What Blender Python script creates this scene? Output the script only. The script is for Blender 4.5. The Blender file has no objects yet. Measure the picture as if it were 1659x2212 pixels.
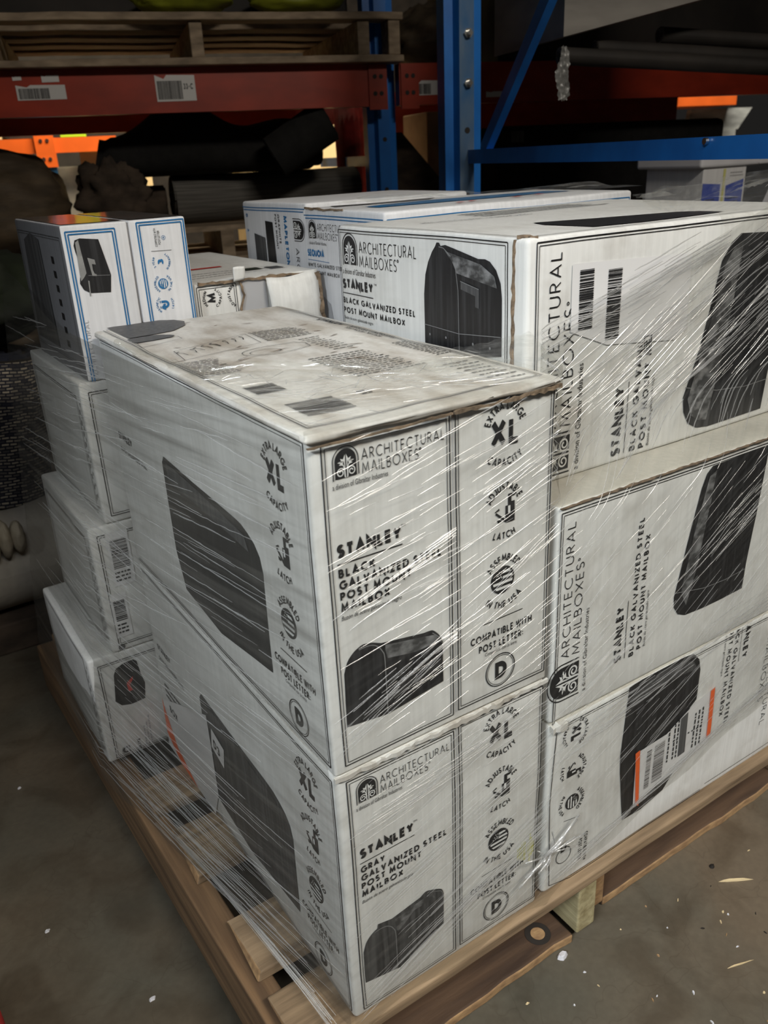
import bpy, bmesh, math, random
from mathutils import Vector, Matrix, noise
R = random.Random(7)
C = bpy.context.scene.collection
sc = bpy.context.scene
# ------------------------------------------------------------------ camera
F_PX, YAW, PITCH, ROLL = 1776.416, 0.566770, 0.407844, -0.047814
CAM = Vector((-0.297417, -0.583572, 1.070481))
cy, sy, cp, sp, cr, sr = (math.cos(YAW), math.sin(YAW), math.cos(PITCH), math.sin(PITCH), math.cos(ROLL), math.sin(ROLL))
fw = Vector((sy*cp, cy*cp, -sp)); rt0 = Vector((cy, -sy, 0)); up0 = rt0.cross(fw)
rt = cr*rt0 + sr*up0; up = -sr*rt0 + cr*up0
cd = bpy.data.cameras.new('camera'); cam = bpy.data.objects.new('camera', cd); C.objects.link(cam)
M = Matrix((rt, up, -fw)).transposed().to_4x4(); M.translation = CAM; cam.matrix_world = M
cd.sensor_fit = 'VERTICAL'; cd.sensor_height = 36; cd.sensor_width = 27; cd.lens = F_PX/2212*36
cd.clip_start = .02; cd.dof.use_dof = True; cd.dof.focus_distance = 1.0; cd.dof.aperture_fstop = 9.0
sc.camera = cam
# ------------------------------------------------------------------ light
sc.view_settings.view_transform = 'Standard'; sc.view_settings.look = 'None'
sc.view_settings.exposure = 0.1; sc.view_settings.gamma = 1.0
sc.cycles.transparent_max_bounces = 40
sc.cycles.max_bounces = 8
w = bpy.data.worlds.new('world'); sc.world = w; w.use_nodes = True
w.node_tree.nodes['Background'].inputs[0].default_value = (.95, .9, .85, 1)
w.node_tree.nodes['Background'].inputs[1].default_value = .012
def area(name, loc, target, sx, sy_, power, col, spread=180):
    l = bpy.data.lights.new(name, 'AREA'); l.shape = 'RECTANGLE'; l.size = sx; l.size_y = sy_
    l.energy = power; l.color = col; l.spread = math.radians(spread)
    o = bpy.data.objects.new(name, l); C.objects.link(o); o.location = loc
    o.rotation_euler = (Vector(target)-Vector(loc)).to_track_quat('-Z', 'Y').to_euler()
    return o
area('aisle_and_fill_lamp', (.70, -2.3, 3.4), (.30, .20, .20), 1.3, .3, 28.5, (1.0, .92, .80), 108)
area('aisle_and_fill_lamp', (-.50, -1.35, 2.5), (.25, .1, .6), .9, .2, 1.5, (.95, .97, 1.0), 60)  # unseen fill added for light on left faces and glints in creases
area('side_fill_light', (-2.4, -1.4, 2.6), (.29, .02, .60), 1.0, .3, 4.1, (.88, .95, 1.0), 30)  # unseen narrow fill, added to brighten the left-facing carton sides
area('back_hall_lamp', (2.2, 4.2, 3.4), (2.4, 6.0, 1.2), 2.5, 1.0, 190, (1.0, .84, .6), 150)
area('back_hall_lamp', (5.6, 3.2, 3.2), (6.2, 4.6, 1.2), 1.5, .8, 60, (1.0, .92, .8), 150)
# ------------------------------------------------------------------ materials
def nodes(name):
    m = bpy.data.materials.new(name); m.use_nodes = True
    nt = m.node_tree; b = nt.nodes['Principled BSDF']
    return m, nt, b
def setp(b, **k):
    for a, v in k.items():
        n = {'col': 'Base Color', 'rough': 'Roughness', 'metal': 'Metallic', 'spec': 'Specular IOR Level', 'coat': 'Coat Weight', 'alpha': 'Alpha', 'trans': 'Transmission Weight'}[a]
        b.inputs[n].default_value = (*v, 1) if a == 'col' else v
def mat(name, col, rough=.5, var=.0, vscale=(20, 20, 20), col2=None, bump=0., bscale=(60, 60, 60), metal=0., spec=.5, coat=0., det=4., lo=.35, hi=.65):
    m, nt, b = nodes(name); setp(b, col=col, rough=rough, metal=metal, spec=spec, coat=coat)
    tc = nt.nodes.new('ShaderNodeTexCoord')
    def ns(sc_, d=det):
        mp = nt.nodes.new('ShaderNodeMapping'); mp.inputs['Scale'].default_value = sc_
        n = nt.nodes.new('ShaderNodeTexNoise'); n.inputs['Scale'].default_value = 1; n.inputs['Detail'].default_value = d
        nt.links.new(tc.outputs['Object'], mp.inputs[0]); nt.links.new(mp.outputs[0], n.inputs['Vector']); return n
    if col2 or var:
        c2 = col2 or tuple(c*(1-var) for c in col)
        n = ns(vscale); r = nt.nodes.new('ShaderNodeValToRGB')
        r.color_ramp.elements[0].position = lo; r.color_ramp.elements[1].position = hi
        r.color_ramp.elements[0].color = (*col, 1); r.color_ramp.elements[1].color = (*c2, 1)
        nt.links.new(n.outputs['Fac'], r.inputs[0]); nt.links.new(r.outputs[0], b.inputs['Base Color'])
    if bump:
        n = ns(bscale); bp = nt.nodes.new('ShaderNodeBump'); bp.inputs['Strength'].default_value = bump; bp.inputs['Distance'].default_value = .004
        nt.links.new(n.outputs['Fac'], bp.inputs['Height']); nt.links.new(bp.outputs[0], b.inputs['Normal'])
    return m
def cardboard(name, col, dirt, amount, lo=.5, hi=.78, corr=.12):
    """printed white corrugated board: faint flute lines, scuffs and brownish dirt"""
    m, nt, b = nodes(name); setp(b, rough=.5, spec=.3)
    L = nt.links.new; tc = nt.nodes.new('ShaderNodeTexCoord')
    def ns(s, d):
        mp = nt.nodes.new('ShaderNodeMapping'); mp.inputs['Scale'].default_value = s
        n = nt.nodes.new('ShaderNodeTexNoise'); n.inputs['Scale'].default_value = 1; n.inputs['Detail'].default_value = d
        L(tc.outputs['Object'], mp.inputs[0]); L(mp.outputs[0], n.inputs['Vector']); return n
    n1 = ns((9, 9, 9), 8); n2 = ns((170, 170, 5), 3); n3 = ns((40, 12, 40), 6)
    r = nt.nodes.new('ShaderNodeValToRGB'); r.color_ramp.elements[0].position = lo; r.color_ramp.elements[1].position = hi
    r.color_ramp.elements[0].color = (0, 0, 0, 1); r.color_ramp.elements[1].color = (amount,)*3+(1,)
    mul = nt.nodes.new('ShaderNodeMath'); mul.operation = 'MULTIPLY'
    add = nt.nodes.new('ShaderNodeMath'); add.operation = 'MULTIPLY_ADD'; add.inputs[1].default_value = .5; 
    L(n1.outputs['Fac'], add.inputs[0]); 
    h = nt.nodes.new('ShaderNodeMath'); h.operation = 'MULTIPLY'; h.inputs[1].default_value = .5; L(n3.outputs['Fac'], h.inputs[0]); L(h.outputs[0], add.inputs[2])
    L(add.outputs[0], r.inputs[0])
    mx = nt.nodes.new('ShaderNodeMix'); mx.data_type = 'RGBA'; mx.inputs['A'].default_value = (*col, 1); mx.inputs['B'].default_value = (*dirt, 1)
    L(r.outputs[0], mx.inputs['Factor'])
    r2 = nt.nodes.new('ShaderNodeValToRGB'); r2.color_ramp.elements[0].position = .42; r2.color_ramp.elements[1].position = .62
    r2.color_ramp.elements[0].color = (.93, .93, .93, 1); r2.color_ramp.elements[1].color = (1, 1, 1, 1); L(n2.outputs['Fac'], r2.inputs[0])
    m2 = nt.nodes.new('ShaderNodeMix'); m2.data_type = 'RGBA'; m2.blend_type = 'MULTIPLY'; m2.inputs['Factor'].default_value = 1
    L(mx.outputs['Result'], m2.inputs['A']); L(r2.outputs[0], m2.inputs['B']); L(m2.outputs['Result'], b.inputs['Base Color'])
    bp = nt.nodes.new('ShaderNodeBump'); bp.inputs['Strength'].default_value = corr; bp.inputs['Distance'].default_value = .003
    L(n2.outputs['Fac'], bp.inputs['Height']); 
    bp2 = nt.nodes.new('ShaderNodeBump'); bp2.inputs['Strength'].default_value = .25; bp2.inputs['Distance'].default_value = .006
    L(n1.outputs['Fac'], bp2.inputs['Height']); L(bp.outputs[0], bp2.inputs['Normal']); L(bp2.outputs[0], b.inputs['Normal'])
    return m
BROWN = (.16, .095, .045)
mt = {}
mt['white'] = cardboard('white_cardboard', (.73, .725, .695), (.36, .33, .28), .5)
mt['whitetop'] = cardboard('scuffed_white_cardboard', (.72, .70, .655), (.30, .24, .17), .75, .44, .66)
mt['cream'] = cardboard('cream_cardboard', (.54, .515, .45), (.36, .31, .24), .5)
mt['bluewhite'] = cardboard('bright_white_cardboard', (.76, .76, .77), (.5, .5, .5), .3)
mt['kraft'] = mat('kraft_edge', (.27, .19, .12), .8, .6, (90, 90, 90), bump=.5, bscale=(200, 200, 200))
mt['tan'] = mat('tan_cardboard', (.50, .33, .17), .7, .2, (12, 12, 12))
mt['ink'] = mat('black_ink', (.012, .012, .013), .45)
mt['ink2'] = mat('grey_ink', (.05, .05, .052), .5, col2=(.10, .10, .10), vscale=(160, 160, 8), lo=.4, hi=.7)
mt['pic'] = mat('printed_black', (.010, .010, .011), .4, col2=(.032, .032, .034), vscale=(190, 190, 7), lo=.45, hi=.72)
mt['picg'] = mat('printed_charcoal', (.030, .030, .031), .45, col2=(.085, .085, .085), vscale=(190, 190, 7), lo=.42, hi=.66)
mt['pichi'] = mat('printed_highlight', (.045, .045, .045), .45, col2=(.24, .24, .24), vscale=(60, 60, 90), lo=.42, hi=.68)
mt['picl'] = mat('printed_light_grey', (.30, .30, .29), .45, .3, (60, 60, 60))
mt['picline'] = mat('printed_edge_line', (.20, .20, .20), .45)
mt['paper'] = mat('white_print', (.72, .72, .70), .5)
mt['blue'] = mat('blue_ink', (.018, .17, .40), .45, .25, (40, 40, 40))
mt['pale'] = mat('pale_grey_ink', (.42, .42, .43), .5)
mt['label'] = mat('label_paper', (.70, .69, .68), .4)
mt['orange'] = mat('orange_ink', (.85, .13, .02), .4)
mt['yellow'] = mat('yellow_marker', (.62, .60, .06), .5, col2=(.70, .69, .45), vscale=(220, 220, 15))
mt['stain'] = mat('brown_smear', (.20, .13, .08), .7, .5, (90, 30, 90))
def wood(name, a, b_, sc_):
    return mat(name, a, .75, col2=b_, vscale=sc_, bump=.35, bscale=tuple(x*2 for x in sc_), det=6., lo=.32, hi=.68)
mt['woodx'] = wood('board_wood', (.37, .26, .155), (.13, .085, .048), (5, 60, 60))
mt['woody'] = wood('stringer_wood', (.25, .15, .075), (.11, .065, .034), (70, 4, 70))
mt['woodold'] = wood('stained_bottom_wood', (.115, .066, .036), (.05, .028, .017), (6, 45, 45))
mt['woodpale'] = wood('pale_green_wood', (.46, .40, .23), (.27, .22, .11), (60, 5, 60))
mt['woodend'] = wood('end_grain', (.46, .29, .14), (.27, .16, .08), (50, 90, 90))
mt['woodrack'] = wood('grey_pallet_wood', (.42, .32, .22), (.20, .15, .10), (5, 40, 40))
mt['steelblue'] = mat('blue_paint', (.020, .22, .72), .35, col2=(.016, .15, .52), vscale=(8, 8, 5), bump=.03)
mt['steelbluel'] = mat('lit_blue_paint', (.05, .16, .36), .35, col2=(.16, .24, .34), vscale=(14, 14, 6), bump=.03)  # lighter blue: light on the near post's web, put into its colour
mt['steelred'] = mat('orange_red_paint', (.40, .034, .009), .4, .3, (6, 6, 14))
mt['steelorange'] = mat('bright_orange_paint', (.80, .14, .02), .4, .15, (6, 6, 6))
mt['zinc'] = mat('zinc_bolt', (.75, .75, .72), .25, metal=1.)
mt['blackfoam'] = mat('black_rug_back', (.010, .0095, .009), .9, .5, (30, 30, 30), bump=.5, bscale=(160, 160, 160))
mt['tarp'] = mat('brown_cloth', (.12, .085, .05), .7, .55, (7, 7, 20), bump=.6, bscale=(14, 14, 50))
mt['rib'] = mat('grey_ribbed_rug', (.17, .16, .145), .85, .5, (4, 4, 190), bump=.6, bscale=(4, 4, 190))
mt['rug'] = mat('brown_rug', (.085, .06, .042), .9, .6, (12, 12, 20), bump=.5, bscale=(30, 30, 30))
mt['greywrap'] = mat('grey_wrapped_load', (.30, .28, .255), .5, .5, (3, 3, 10), bump=.3, bscale=(8, 8, 30))
mt['dark'] = mat('dark_goods', (.03, .024, .02), .7, .6, (6, 6, 6))
mt['greenc'] = mat('dark_green_cloth', (.012, .02, .006), .8, .7, (6, 6, 10), bump=.4, bscale=(14, 14, 20))
mt['lime'] = mat('lime_plastic', (.36, .70, .03), .4)
mt['foam'] = mat('white_foam', (.72, .72, .76), .6, .1, (9, 9, 9))
mt['sheet'] = mat('grey_carpet_roll', (.50, .46, .39), .8, .35, (9, 9, 9), bump=.2, bscale=(140, 140, 140))
mt['creamc'] = mat('cream_cloth', (.40, .35, .26), .8, .4, (20, 20, 20), bump=.4)
mt['palebox'] = mat('pale_carton', (.78, .62, .36), .6, .15, (5, 5, 5))
mt['redpaint'] = mat('red_paint', (.42, .03, .025), .5, .4, (30, 30, 30), bump=.2)
mt['glossdark'] = mat('glossy_dark_grey', (.10, .095, .085), .12, .3, (5, 5, 5), spec=.8)  # smooth dark grey laid over the narrow cartons' tops
mt['sideg'] = cardboard('shaded_carton_side', (.20, .20, .21), (.15, .14, .13), .4)  # carton side darkened: its shading is put into the base colour
mt['redprint'] = mat('red_print', (.55, .04, .03), .45)
mt['royal'] = mat('royal_blue_print', (.01, .05, .42), .4)
mt['limedim'] = mat('yellow_green_sack', (.30, .33, .02), .6, .5, (8, 8, 8))
mt['steelbluef'] = mat('sky_blue_paint', (.05, .22, .55), .4)
mt['foamgrey'] = mat('grey_white_panel', (.50, .52, .50), .5, .75, (3, 3, 9))
mt['foldmilky'] = mat('milky_film', (.26, .26, .25), .3, .6, (30, 30, 60))
# navy rug with cream dashes
m, nt, b = nodes('navy_woven_rug'); L = nt.links.new
tc = nt.nodes.new('ShaderNodeTexCoord'); mp = nt.nodes.new('ShaderNodeMapping'); mp.inputs['Scale'].default_value = (1, 1, 1)
br = nt.nodes.new('ShaderNodeTexBrick'); br.inputs['Scale'].default_value = 1; br.offset = .5
br.inputs['Color1'].default_value = (.44, .39, .30, 1); br.inputs['Color2'].default_value = (.012, .014, .03, 1); br.inputs['Mortar'].default_value = (.010, .012, .024, 1)
br.inputs['Brick Width'].default_value = .020; br.inputs['Row Height'].default_value = .0075; br.inputs['Mortar Size'].default_value = .0019; br.inputs['Bias'].default_value = .0
nz = nt.nodes.new('ShaderNodeTexNoise'); nz.inputs['Scale'].default_value = 14
vm = nt.nodes.new('ShaderNodeVectorMath'); vm.operation = 'MULTIPLY_ADD'; vm.inputs[1].default_value = (.014, .014, .014)
L(tc.outputs['UV'], mp.inputs[0]); L(tc.outputs['UV'], nz.inputs['Vector']); L(nz.outputs['Color'], vm.inputs[0]); L(mp.outputs[0], vm.inputs[2]); L(vm.outputs[0], br.inputs['Vector'])
L(br.outputs['Color'], b.inputs['Base Color']); b.inputs['Roughness'].default_value = .9; mt['navy'] = m
# concrete floor
m, nt, b = nodes('concrete_floor'); L = nt.links.new
tc = nt.nodes.new('ShaderNodeTexCoord')
def nz_(s, d=6, ds=0.):
    n = nt.nodes.new('ShaderNodeTexNoise'); n.inputs['Scale'].default_value = s; n.inputs['Detail'].default_value = d; n.inputs['Distortion'].default_value = ds
    L(tc.outputs['Object'], n.inputs['Vector']); return n
def rmp(n, p0, c0, p1, c1):
    r = nt.nodes.new('ShaderNodeValToRGB'); r.color_ramp.elements[0].position = p0; r.color_ramp.elements[1].position = p1
    r.color_ramp.elements[0].color = (*c0, 1); r.color_ramp.elements[1].color = (*c1, 1); L(n.outputs['Fac'], r.inputs[0]); return r
def mixc(a, b2, f, mode='MIX'):
    x = nt.nodes.new('ShaderNodeMix'); x.data_type = 'RGBA'; x.blend_type = mode
    L(a, x.inputs['A']); L(b2, x.inputs['B'])
    if isinstance(f, float): x.inputs['Factor'].default_value = f
    else: L(f, x.inputs['Factor'])
    return x.outputs['Result']
r1 = rmp(nz_(2.2, 5, .4), .36, (.105, .098, .076), .66, (.160, .124, .086))
r2 = rmp(nz_(9, 9, .8), .38, (.50, .44, .38), .58, (1, 1, 1))
r3 = rmp(nz_(90, 3), .35, (.88, .88, .88), .7, (1.05, 1.05, 1.05))
c = mixc(r1.outputs[0], r2.outputs[0], .55, 'MULTIPLY'); c = mixc(c, r3.outputs[0], .8, 'MULTIPLY')
vo = nt.nodes.new('ShaderNodeTexVoronoi'); vo.feature = 'DISTANCE_TO_EDGE'; vo.inputs['Scale'].default_value = 7
nv = nz_(5, 4); vm = nt.nodes.new('ShaderNodeVectorMath'); vm.operation = 'MULTIPLY_ADD'; vm.inputs[1].default_value = (.35,)*3
L(nv.outputs['Color'], vm.inputs[0]); L(tc.outputs['Object'], vm.inputs[2]); L(vm.outputs[0], vo.inputs['Vector'])
rv = nt.nodes.new('ShaderNodeValToRGB'); rv.color_ramp.elements[0].position = 0; rv.color_ramp.elements[1].position = .012
rv.color_ramp.elements[0].color = (.78, .76, .74, 1); rv.color_ramp.elements[1].color = (1, 1, 1, 1); L(vo.outputs['Distance'], rv.inputs[0])
c = mixc(c, rv.outputs[0], .6, 'MULTIPLY'); L(c, b.inputs['Base Color']); b.inputs['Roughness'].default_value = .5; b.inputs['Specular IOR Level'].default_value = .35
bp = nt.nodes.new('ShaderNodeBump'); bp.inputs['Strength'].default_value = .12; bp.inputs['Distance'].default_value = .004
L(nz_(60).outputs['Fac'], bp.inputs['Height']); L(bp.outputs[0], b.inputs['Normal']); mt['floor'] = m
def film_mat(name, base, streak, scale, gloss_r=.14, white=.45, tint=(.8, .8, .78), clear=.985):
    """clear stretch film: mostly see-through, milky and glossy along its stretched streaks (UV: u along the pull)"""
    m = bpy.data.materials.new(name); m.use_nodes = True; nt = m.node_tree; nt.nodes.clear(); L = nt.links.new
    out = nt.nodes.new('ShaderNodeOutputMaterial'); tr = nt.nodes.new('ShaderNodeBsdfTransparent'); tr.inputs[0].default_value = (clear, clear, clear*.985, 1)
    gl = nt.nodes.new('ShaderNodeBsdfGlossy'); gl.inputs['Roughness'].default_value = gloss_r; gl.inputs['Color'].default_value = (.9, .9, .9, 1)
    df = nt.nodes.new('ShaderNodeBsdfDiffuse'); df.inputs[0].default_value = (*tint, 1)
    tl = nt.nodes.new('ShaderNodeBsdfTranslucent'); tl.inputs[0].default_value = (*tint, 1)
    uv = nt.nodes.new('ShaderNodeTexCoord')
    def ns(s, d=3.):
        mp = nt.nodes.new('ShaderNodeMapping'); mp.inputs['Scale'].default_value = s
        n = nt.nodes.new('ShaderNodeTexNoise'); n.inputs['Scale'].default_value = 1; n.inputs['Detail'].default_value = d
        L(uv.outputs['UV'], mp.inputs[0]); L(mp.outputs[0], n.inputs['Vector']); return n
    n1 = ns((scale[0], scale[1], 1)); n2 = ns((2.5, 7, 1), 4.); n3 = ns((scale[0]*2.2, scale[1]*2.6, 1))
    r = nt.nodes.new('ShaderNodeValToRGB'); r.color_ramp.elements[0].position = .46; r.color_ramp.elements[1].position = .74
    r.color_ramp.elements[0].color = (0, 0, 0, 1); r.color_ramp.elements[1].color = (1, 1, 1, 1); L(n1.outputs['Fac'], r.inputs[0])
    r2 = nt.nodes.new('ShaderNodeValToRGB'); r2.color_ramp.elements[0].position = .35; r2.color_ramp.elements[1].position = .65
    r2.color_ramp.elements[0].color = (.25, .25, .25, 1); r2.color_ramp.elements[1].color = (1, 1, 1, 1); L(n2.outputs['Fac'], r2.inputs[0])
    a = nt.nodes.new('ShaderNodeMath'); a.operation = 'MULTIPLY'; L(r.outputs[0], a.inputs[0]); L(r2.outputs[0], a.inputs[1])
    f = nt.nodes.new('ShaderNodeMath'); f.operation = 'MULTIPLY_ADD'; f.inputs[1].default_value = streak; f.inputs[2].default_value = base; L(a.outputs[0], f.inputs[0])
    bp = nt.nodes.new('ShaderNodeBump'); bp.inputs['Strength'].default_value = .55; bp.inputs['Distance'].default_value = .002
    L(n3.outputs['Fac'], bp.inputs['Height']); L(bp.outputs[0], gl.inputs['Normal'])
    d2 = nt.nodes.new('ShaderNodeMixShader'); d2.inputs[0].default_value = .4; L(df.outputs[0], d2.inputs[1]); L(tl.outputs[0], d2.inputs[2])
    g = nt.nodes.new('ShaderNodeMixShader'); g.inputs[0].default_value = white; L(gl.outputs[0], g.inputs[1]); L(d2.outputs[0], g.inputs[2])
    x = nt.nodes.new('ShaderNodeMixShader'); L(f.outputs[0], x.inputs[0]); L(tr.outputs[0], x.inputs[1]); L(g.outputs[0], x.inputs[2])
    L(x.outputs[0], out.inputs[0]); return m
mt['film'] = film_mat('stretch_film', .05, .17, (3.5, 110), .14, .62, (.36, .36, .345), .885)
mt['filmside'] = film_mat('hazy_stretch_film', .20, .48, (3., 70), .22, .72, (.25, .24, .215), .90)
mt['filmtop'] = film_mat('bunched_stretch_film', .10, .35, (14, 60), .1, .45)
def fold_mat(name, scat, refl, rough):
    m = bpy.data.materials.new(name); m.use_nodes = True; nt = m.node_tree; nt.nodes.clear(); L = nt.links.new
    out = nt.nodes.new('ShaderNodeOutputMaterial'); tr = nt.nodes.new('ShaderNodeBsdfTransparent'); gl = nt.nodes.new('ShaderNodeBsdfGlossy')
    gl.inputs['Roughness'].default_value = rough; gl.inputs['Color'].default_value = (.95, .95, .95, 1)
    fr = nt.nodes.new('ShaderNodeFresnel'); fr.inputs['IOR'].default_value = 1.5
    f2 = nt.nodes.new('ShaderNodeMath'); f2.operation = 'MULTIPLY_ADD'; f2.inputs[1].default_value = .22; f2.inputs[2].default_value = refl; L(fr.outputs[0], f2.inputs[0])
    df = nt.nodes.new('ShaderNodeBsdfDiffuse'); df.inputs[0].default_value = (.9, .9, .88, 1)
    x0 = nt.nodes.new('ShaderNodeMixShader'); x0.inputs[0].default_value = scat; L(tr.outputs[0], x0.inputs[1]); L(df.outputs[0], x0.inputs[2])
    x = nt.nodes.new('ShaderNodeMixShader'); L(f2.outputs[0], x.inputs[0]); L(x0.outputs[0], x.inputs[1]); L(gl.outputs[0], x.inputs[2]); L(x.outputs[0], out.inputs[0]); return m
mt['fold'] = fold_mat('film_fold', .19, .17, .16)
mt['foldside'] = fold_mat('film_fold_matte', .22, .01, .3)
# ------------------------------------------------------------------ mesh helpers
class MB:
    def __init__(s): s.v = []; s.f = []; s.m = []; s.mats = []; s.uv = None
    def mi(s, k):
        mm = mt[k]
        if mm not in s.mats: s.mats.append(mm)
        return s.mats.index(mm)
    def add(s, vs, fs, k):
        o = len(s.v); i = s.mi(k); s.v += [Vector(p) for p in vs]
        for f in fs: s.f.append([o+j for j in f]); s.m.append(i)
        return s
    def box(s, x0, x1, y0, y1, z0, z1, k, T=None):
        vs = [(x, y, z) for z in (z0, z1) for y in (y0, y1) for x in (x0, x1)]
        if T: vs = [T(*p) for p in vs]
        return s.add(vs, [(0, 2, 3, 1), (4, 5, 7, 6), (0, 1, 5, 4), (2, 6, 7, 3), (0, 4, 6, 2), (1, 3, 7, 5)], k)
    def prism(s, prof, a, b, k, T):
        """profile points (p,q) extruded between a and b; T(p,q,w) places them"""
        n = len(prof); vs = [T(p, q, a) for p, q in prof]+[T(p, q, b) for p, q in prof]
        return s.add(vs, [tuple(range(n))[::-1], tuple(range(n, 2*n))]+[(i, (i+1) % n, n+(i+1) % n, n+i) for i in range(n)], k)
    def tube(s, pts, rad, k, n=10, cap=True):
        pts = [Vector(p) for p in pts]; rings = []
        for i, p in enumerate(pts):
            t = (pts[min(i+1, len(pts)-1)]-pts[max(i-1, 0)]).normalized()
            a = t.cross(Vector((0, 0, 1)));
            if a.length < 1e-3: a = t.cross(Vector((1, 0, 0)))
            a.normalize(); b2 = a.cross(t); r = rad[i] if hasattr(rad, '__len__') else rad
            rings.append([p+(a*math.cos(2*math.pi*j/n)+b2*math.sin(2*math.pi*j/n))*r for j in range(n)])
        vs = [q for r in rings for q in r]
        fs = [(i*n+j, i*n+(j+1) % n, (i+1)*n+(j+1) % n, (i+1)*n+j) for i in range(len(pts)-1) for j in range(n)]
        if cap: fs += [tuple(range(n))[::-1], tuple(range((len(pts)-1)*n, len(pts)*n))]
        return s.add(vs, fs, k)
    def grid(s, fn, nu, nv, k, closed=False, uvf=None):
        vs = [fn(i/nu, j/nv) for j in range(nv+1) for i in range(nu+1)]
        o = len(s.v)
        s.add(vs, [(j*(nu+1)+i, j*(nu+1)+i+1, (j+1)*(nu+1)+i+1, (j+1)*(nu+1)+i) for j in range(nv) for i in range(nu)], k)
        if uvf:
            if s.uv is None: s.uv = {}
            for j in range(nv+1):
                for i in range(nu+1): s.uv[o+j*(nu+1)+i] = uvf(i/nu, j/nv)
        return s
def wloc(o):
    p = Vector((0, 0, 0))
    while o: p += o.location; o = o.parent
    return p
def build(mb, name, parent=None, smooth=False, loc=None, noiz=None):
    base = wloc(parent) if parent else Vector(loc or (0, 0, 0))
    if noiz:
        a, fq = noiz; sd = Vector((R.random()*50, 0, 0))
        mb.v = [p+noise.noise_vector(p*fq+sd)*a for p in mb.v]
    me = bpy.data.meshes.new(name); me.from_pydata([p-base for p in mb.v], [], mb.f)
    for mm in mb.mats: me.materials.append(mm)
    me.polygons.foreach_set('material_index', mb.m)
    if smooth: me.polygons.foreach_set('use_smooth', [True]*len(me.polygons))
    if mb.uv:
        ul = me.uv_layers.new(name='UVMap')
        for lp in me.loops: ul.data[lp.index].uv = mb.uv.get(lp.vertex_index, (0, 0))
    me.update(); o = bpy.data.objects.new(name, me); C.objects.link(o)
    if parent: o.parent = parent
    else: o.location = base
    return o
def tag(o, label, cat, group=None, kind=None):
    o['label'] = label; o['category'] = cat
    if group: o['group'] = group
    if kind: o['kind'] = kind
    return o
def thing(name, loc, label, cat, group=None):
    o = bpy.data.objects.new(name, None); C.objects.link(o); o.location = loc; o.empty_display_size = .05
    return tag(o, label, cat, group)
def struct(mb, name, **k):
    o = build(mb, name, **k); o['kind'] = 'structure'; return o
def rbox(mb, x0, x1, y0, y1, z0, z1, r, k, warp=None, step=.03, T=None, mats=None):
    """box with rounded edges and subdivided sides; mats: material key per side (-x,+x,-y,+y,-z,+z)"""
    lo = (x0, y0, z0); hi = (x1, y1, z1); ax = []
    for a in range(3):
        n = max(1, min(26, int((hi[a]-lo[a]-2*r)/step)))
        ax.append([lo[a], lo[a]+.45*r]+[lo[a]+r+(hi[a]-lo[a]-2*r)*i/n for i in range(n+1)]+[hi[a]-.45*r, hi[a]])
    idx = {}; vs = []
    def vid(i, j, l):
        key = (i, j, l)
        if key not in idx:
            p = Vector((ax[0][i], ax[1][j], ax[2][l])); q = Vector([min(max(p[a], lo[a]+r), hi[a]-r) for a in range(3)]); d = p-q
            if d.length > 1e-9: p = q+d.normalized()*r
            if warp: p = warp(p)
            if T: p = Vector(T(*p))
            idx[key] = len(vs); vs.append(p)
        return idx[key]
    n = [len(a)-1 for a in ax]; fs = {i: [] for i in range(6)}
    for j in range(n[1]):
        for l in range(n[2]):
            fs[0].append((vid(0, j, l), vid(0, j, l+1), vid(0, j+1, l+1), vid(0, j+1, l))); fs[1].append((vid(n[0], j, l), vid(n[0], j+1, l), vid(n[0], j+1, l+1), vid(n[0], j, l+1)))
    for i in range(n[0]):
        for l in range(n[2]):
            fs[2].append((vid(i, 0, l), vid(i+1, 0, l), vid(i+1, 0, l+1), vid(i, 0, l+1))); fs[3].append((vid(i, n[1], l), vid(i, n[1], l+1), vid(i+1, n[1], l+1), vid(i+1, n[1], l)))
    for i in range(n[0]):
        for j in range(n[1]):
            fs[4].append((vid(i, j, 0), vid(i, j+1, 0), vid(i+1, j+1, 0), vid(i+1, j, 0))); fs[5].append((vid(i, j, n[2]), vid(i+1, j, n[2]), vid(i+1, j+1, n[2]), vid(i, j+1, n[2])))
    o = len(mb.v); mb.v += vs
    for s_ in range(6):
        i = mb.mi((mats or {}).get(s_, k))
        for f in fs[s_]: mb.f.append([o+q for q in f]); mb.m.append(i)
    return mb
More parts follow.
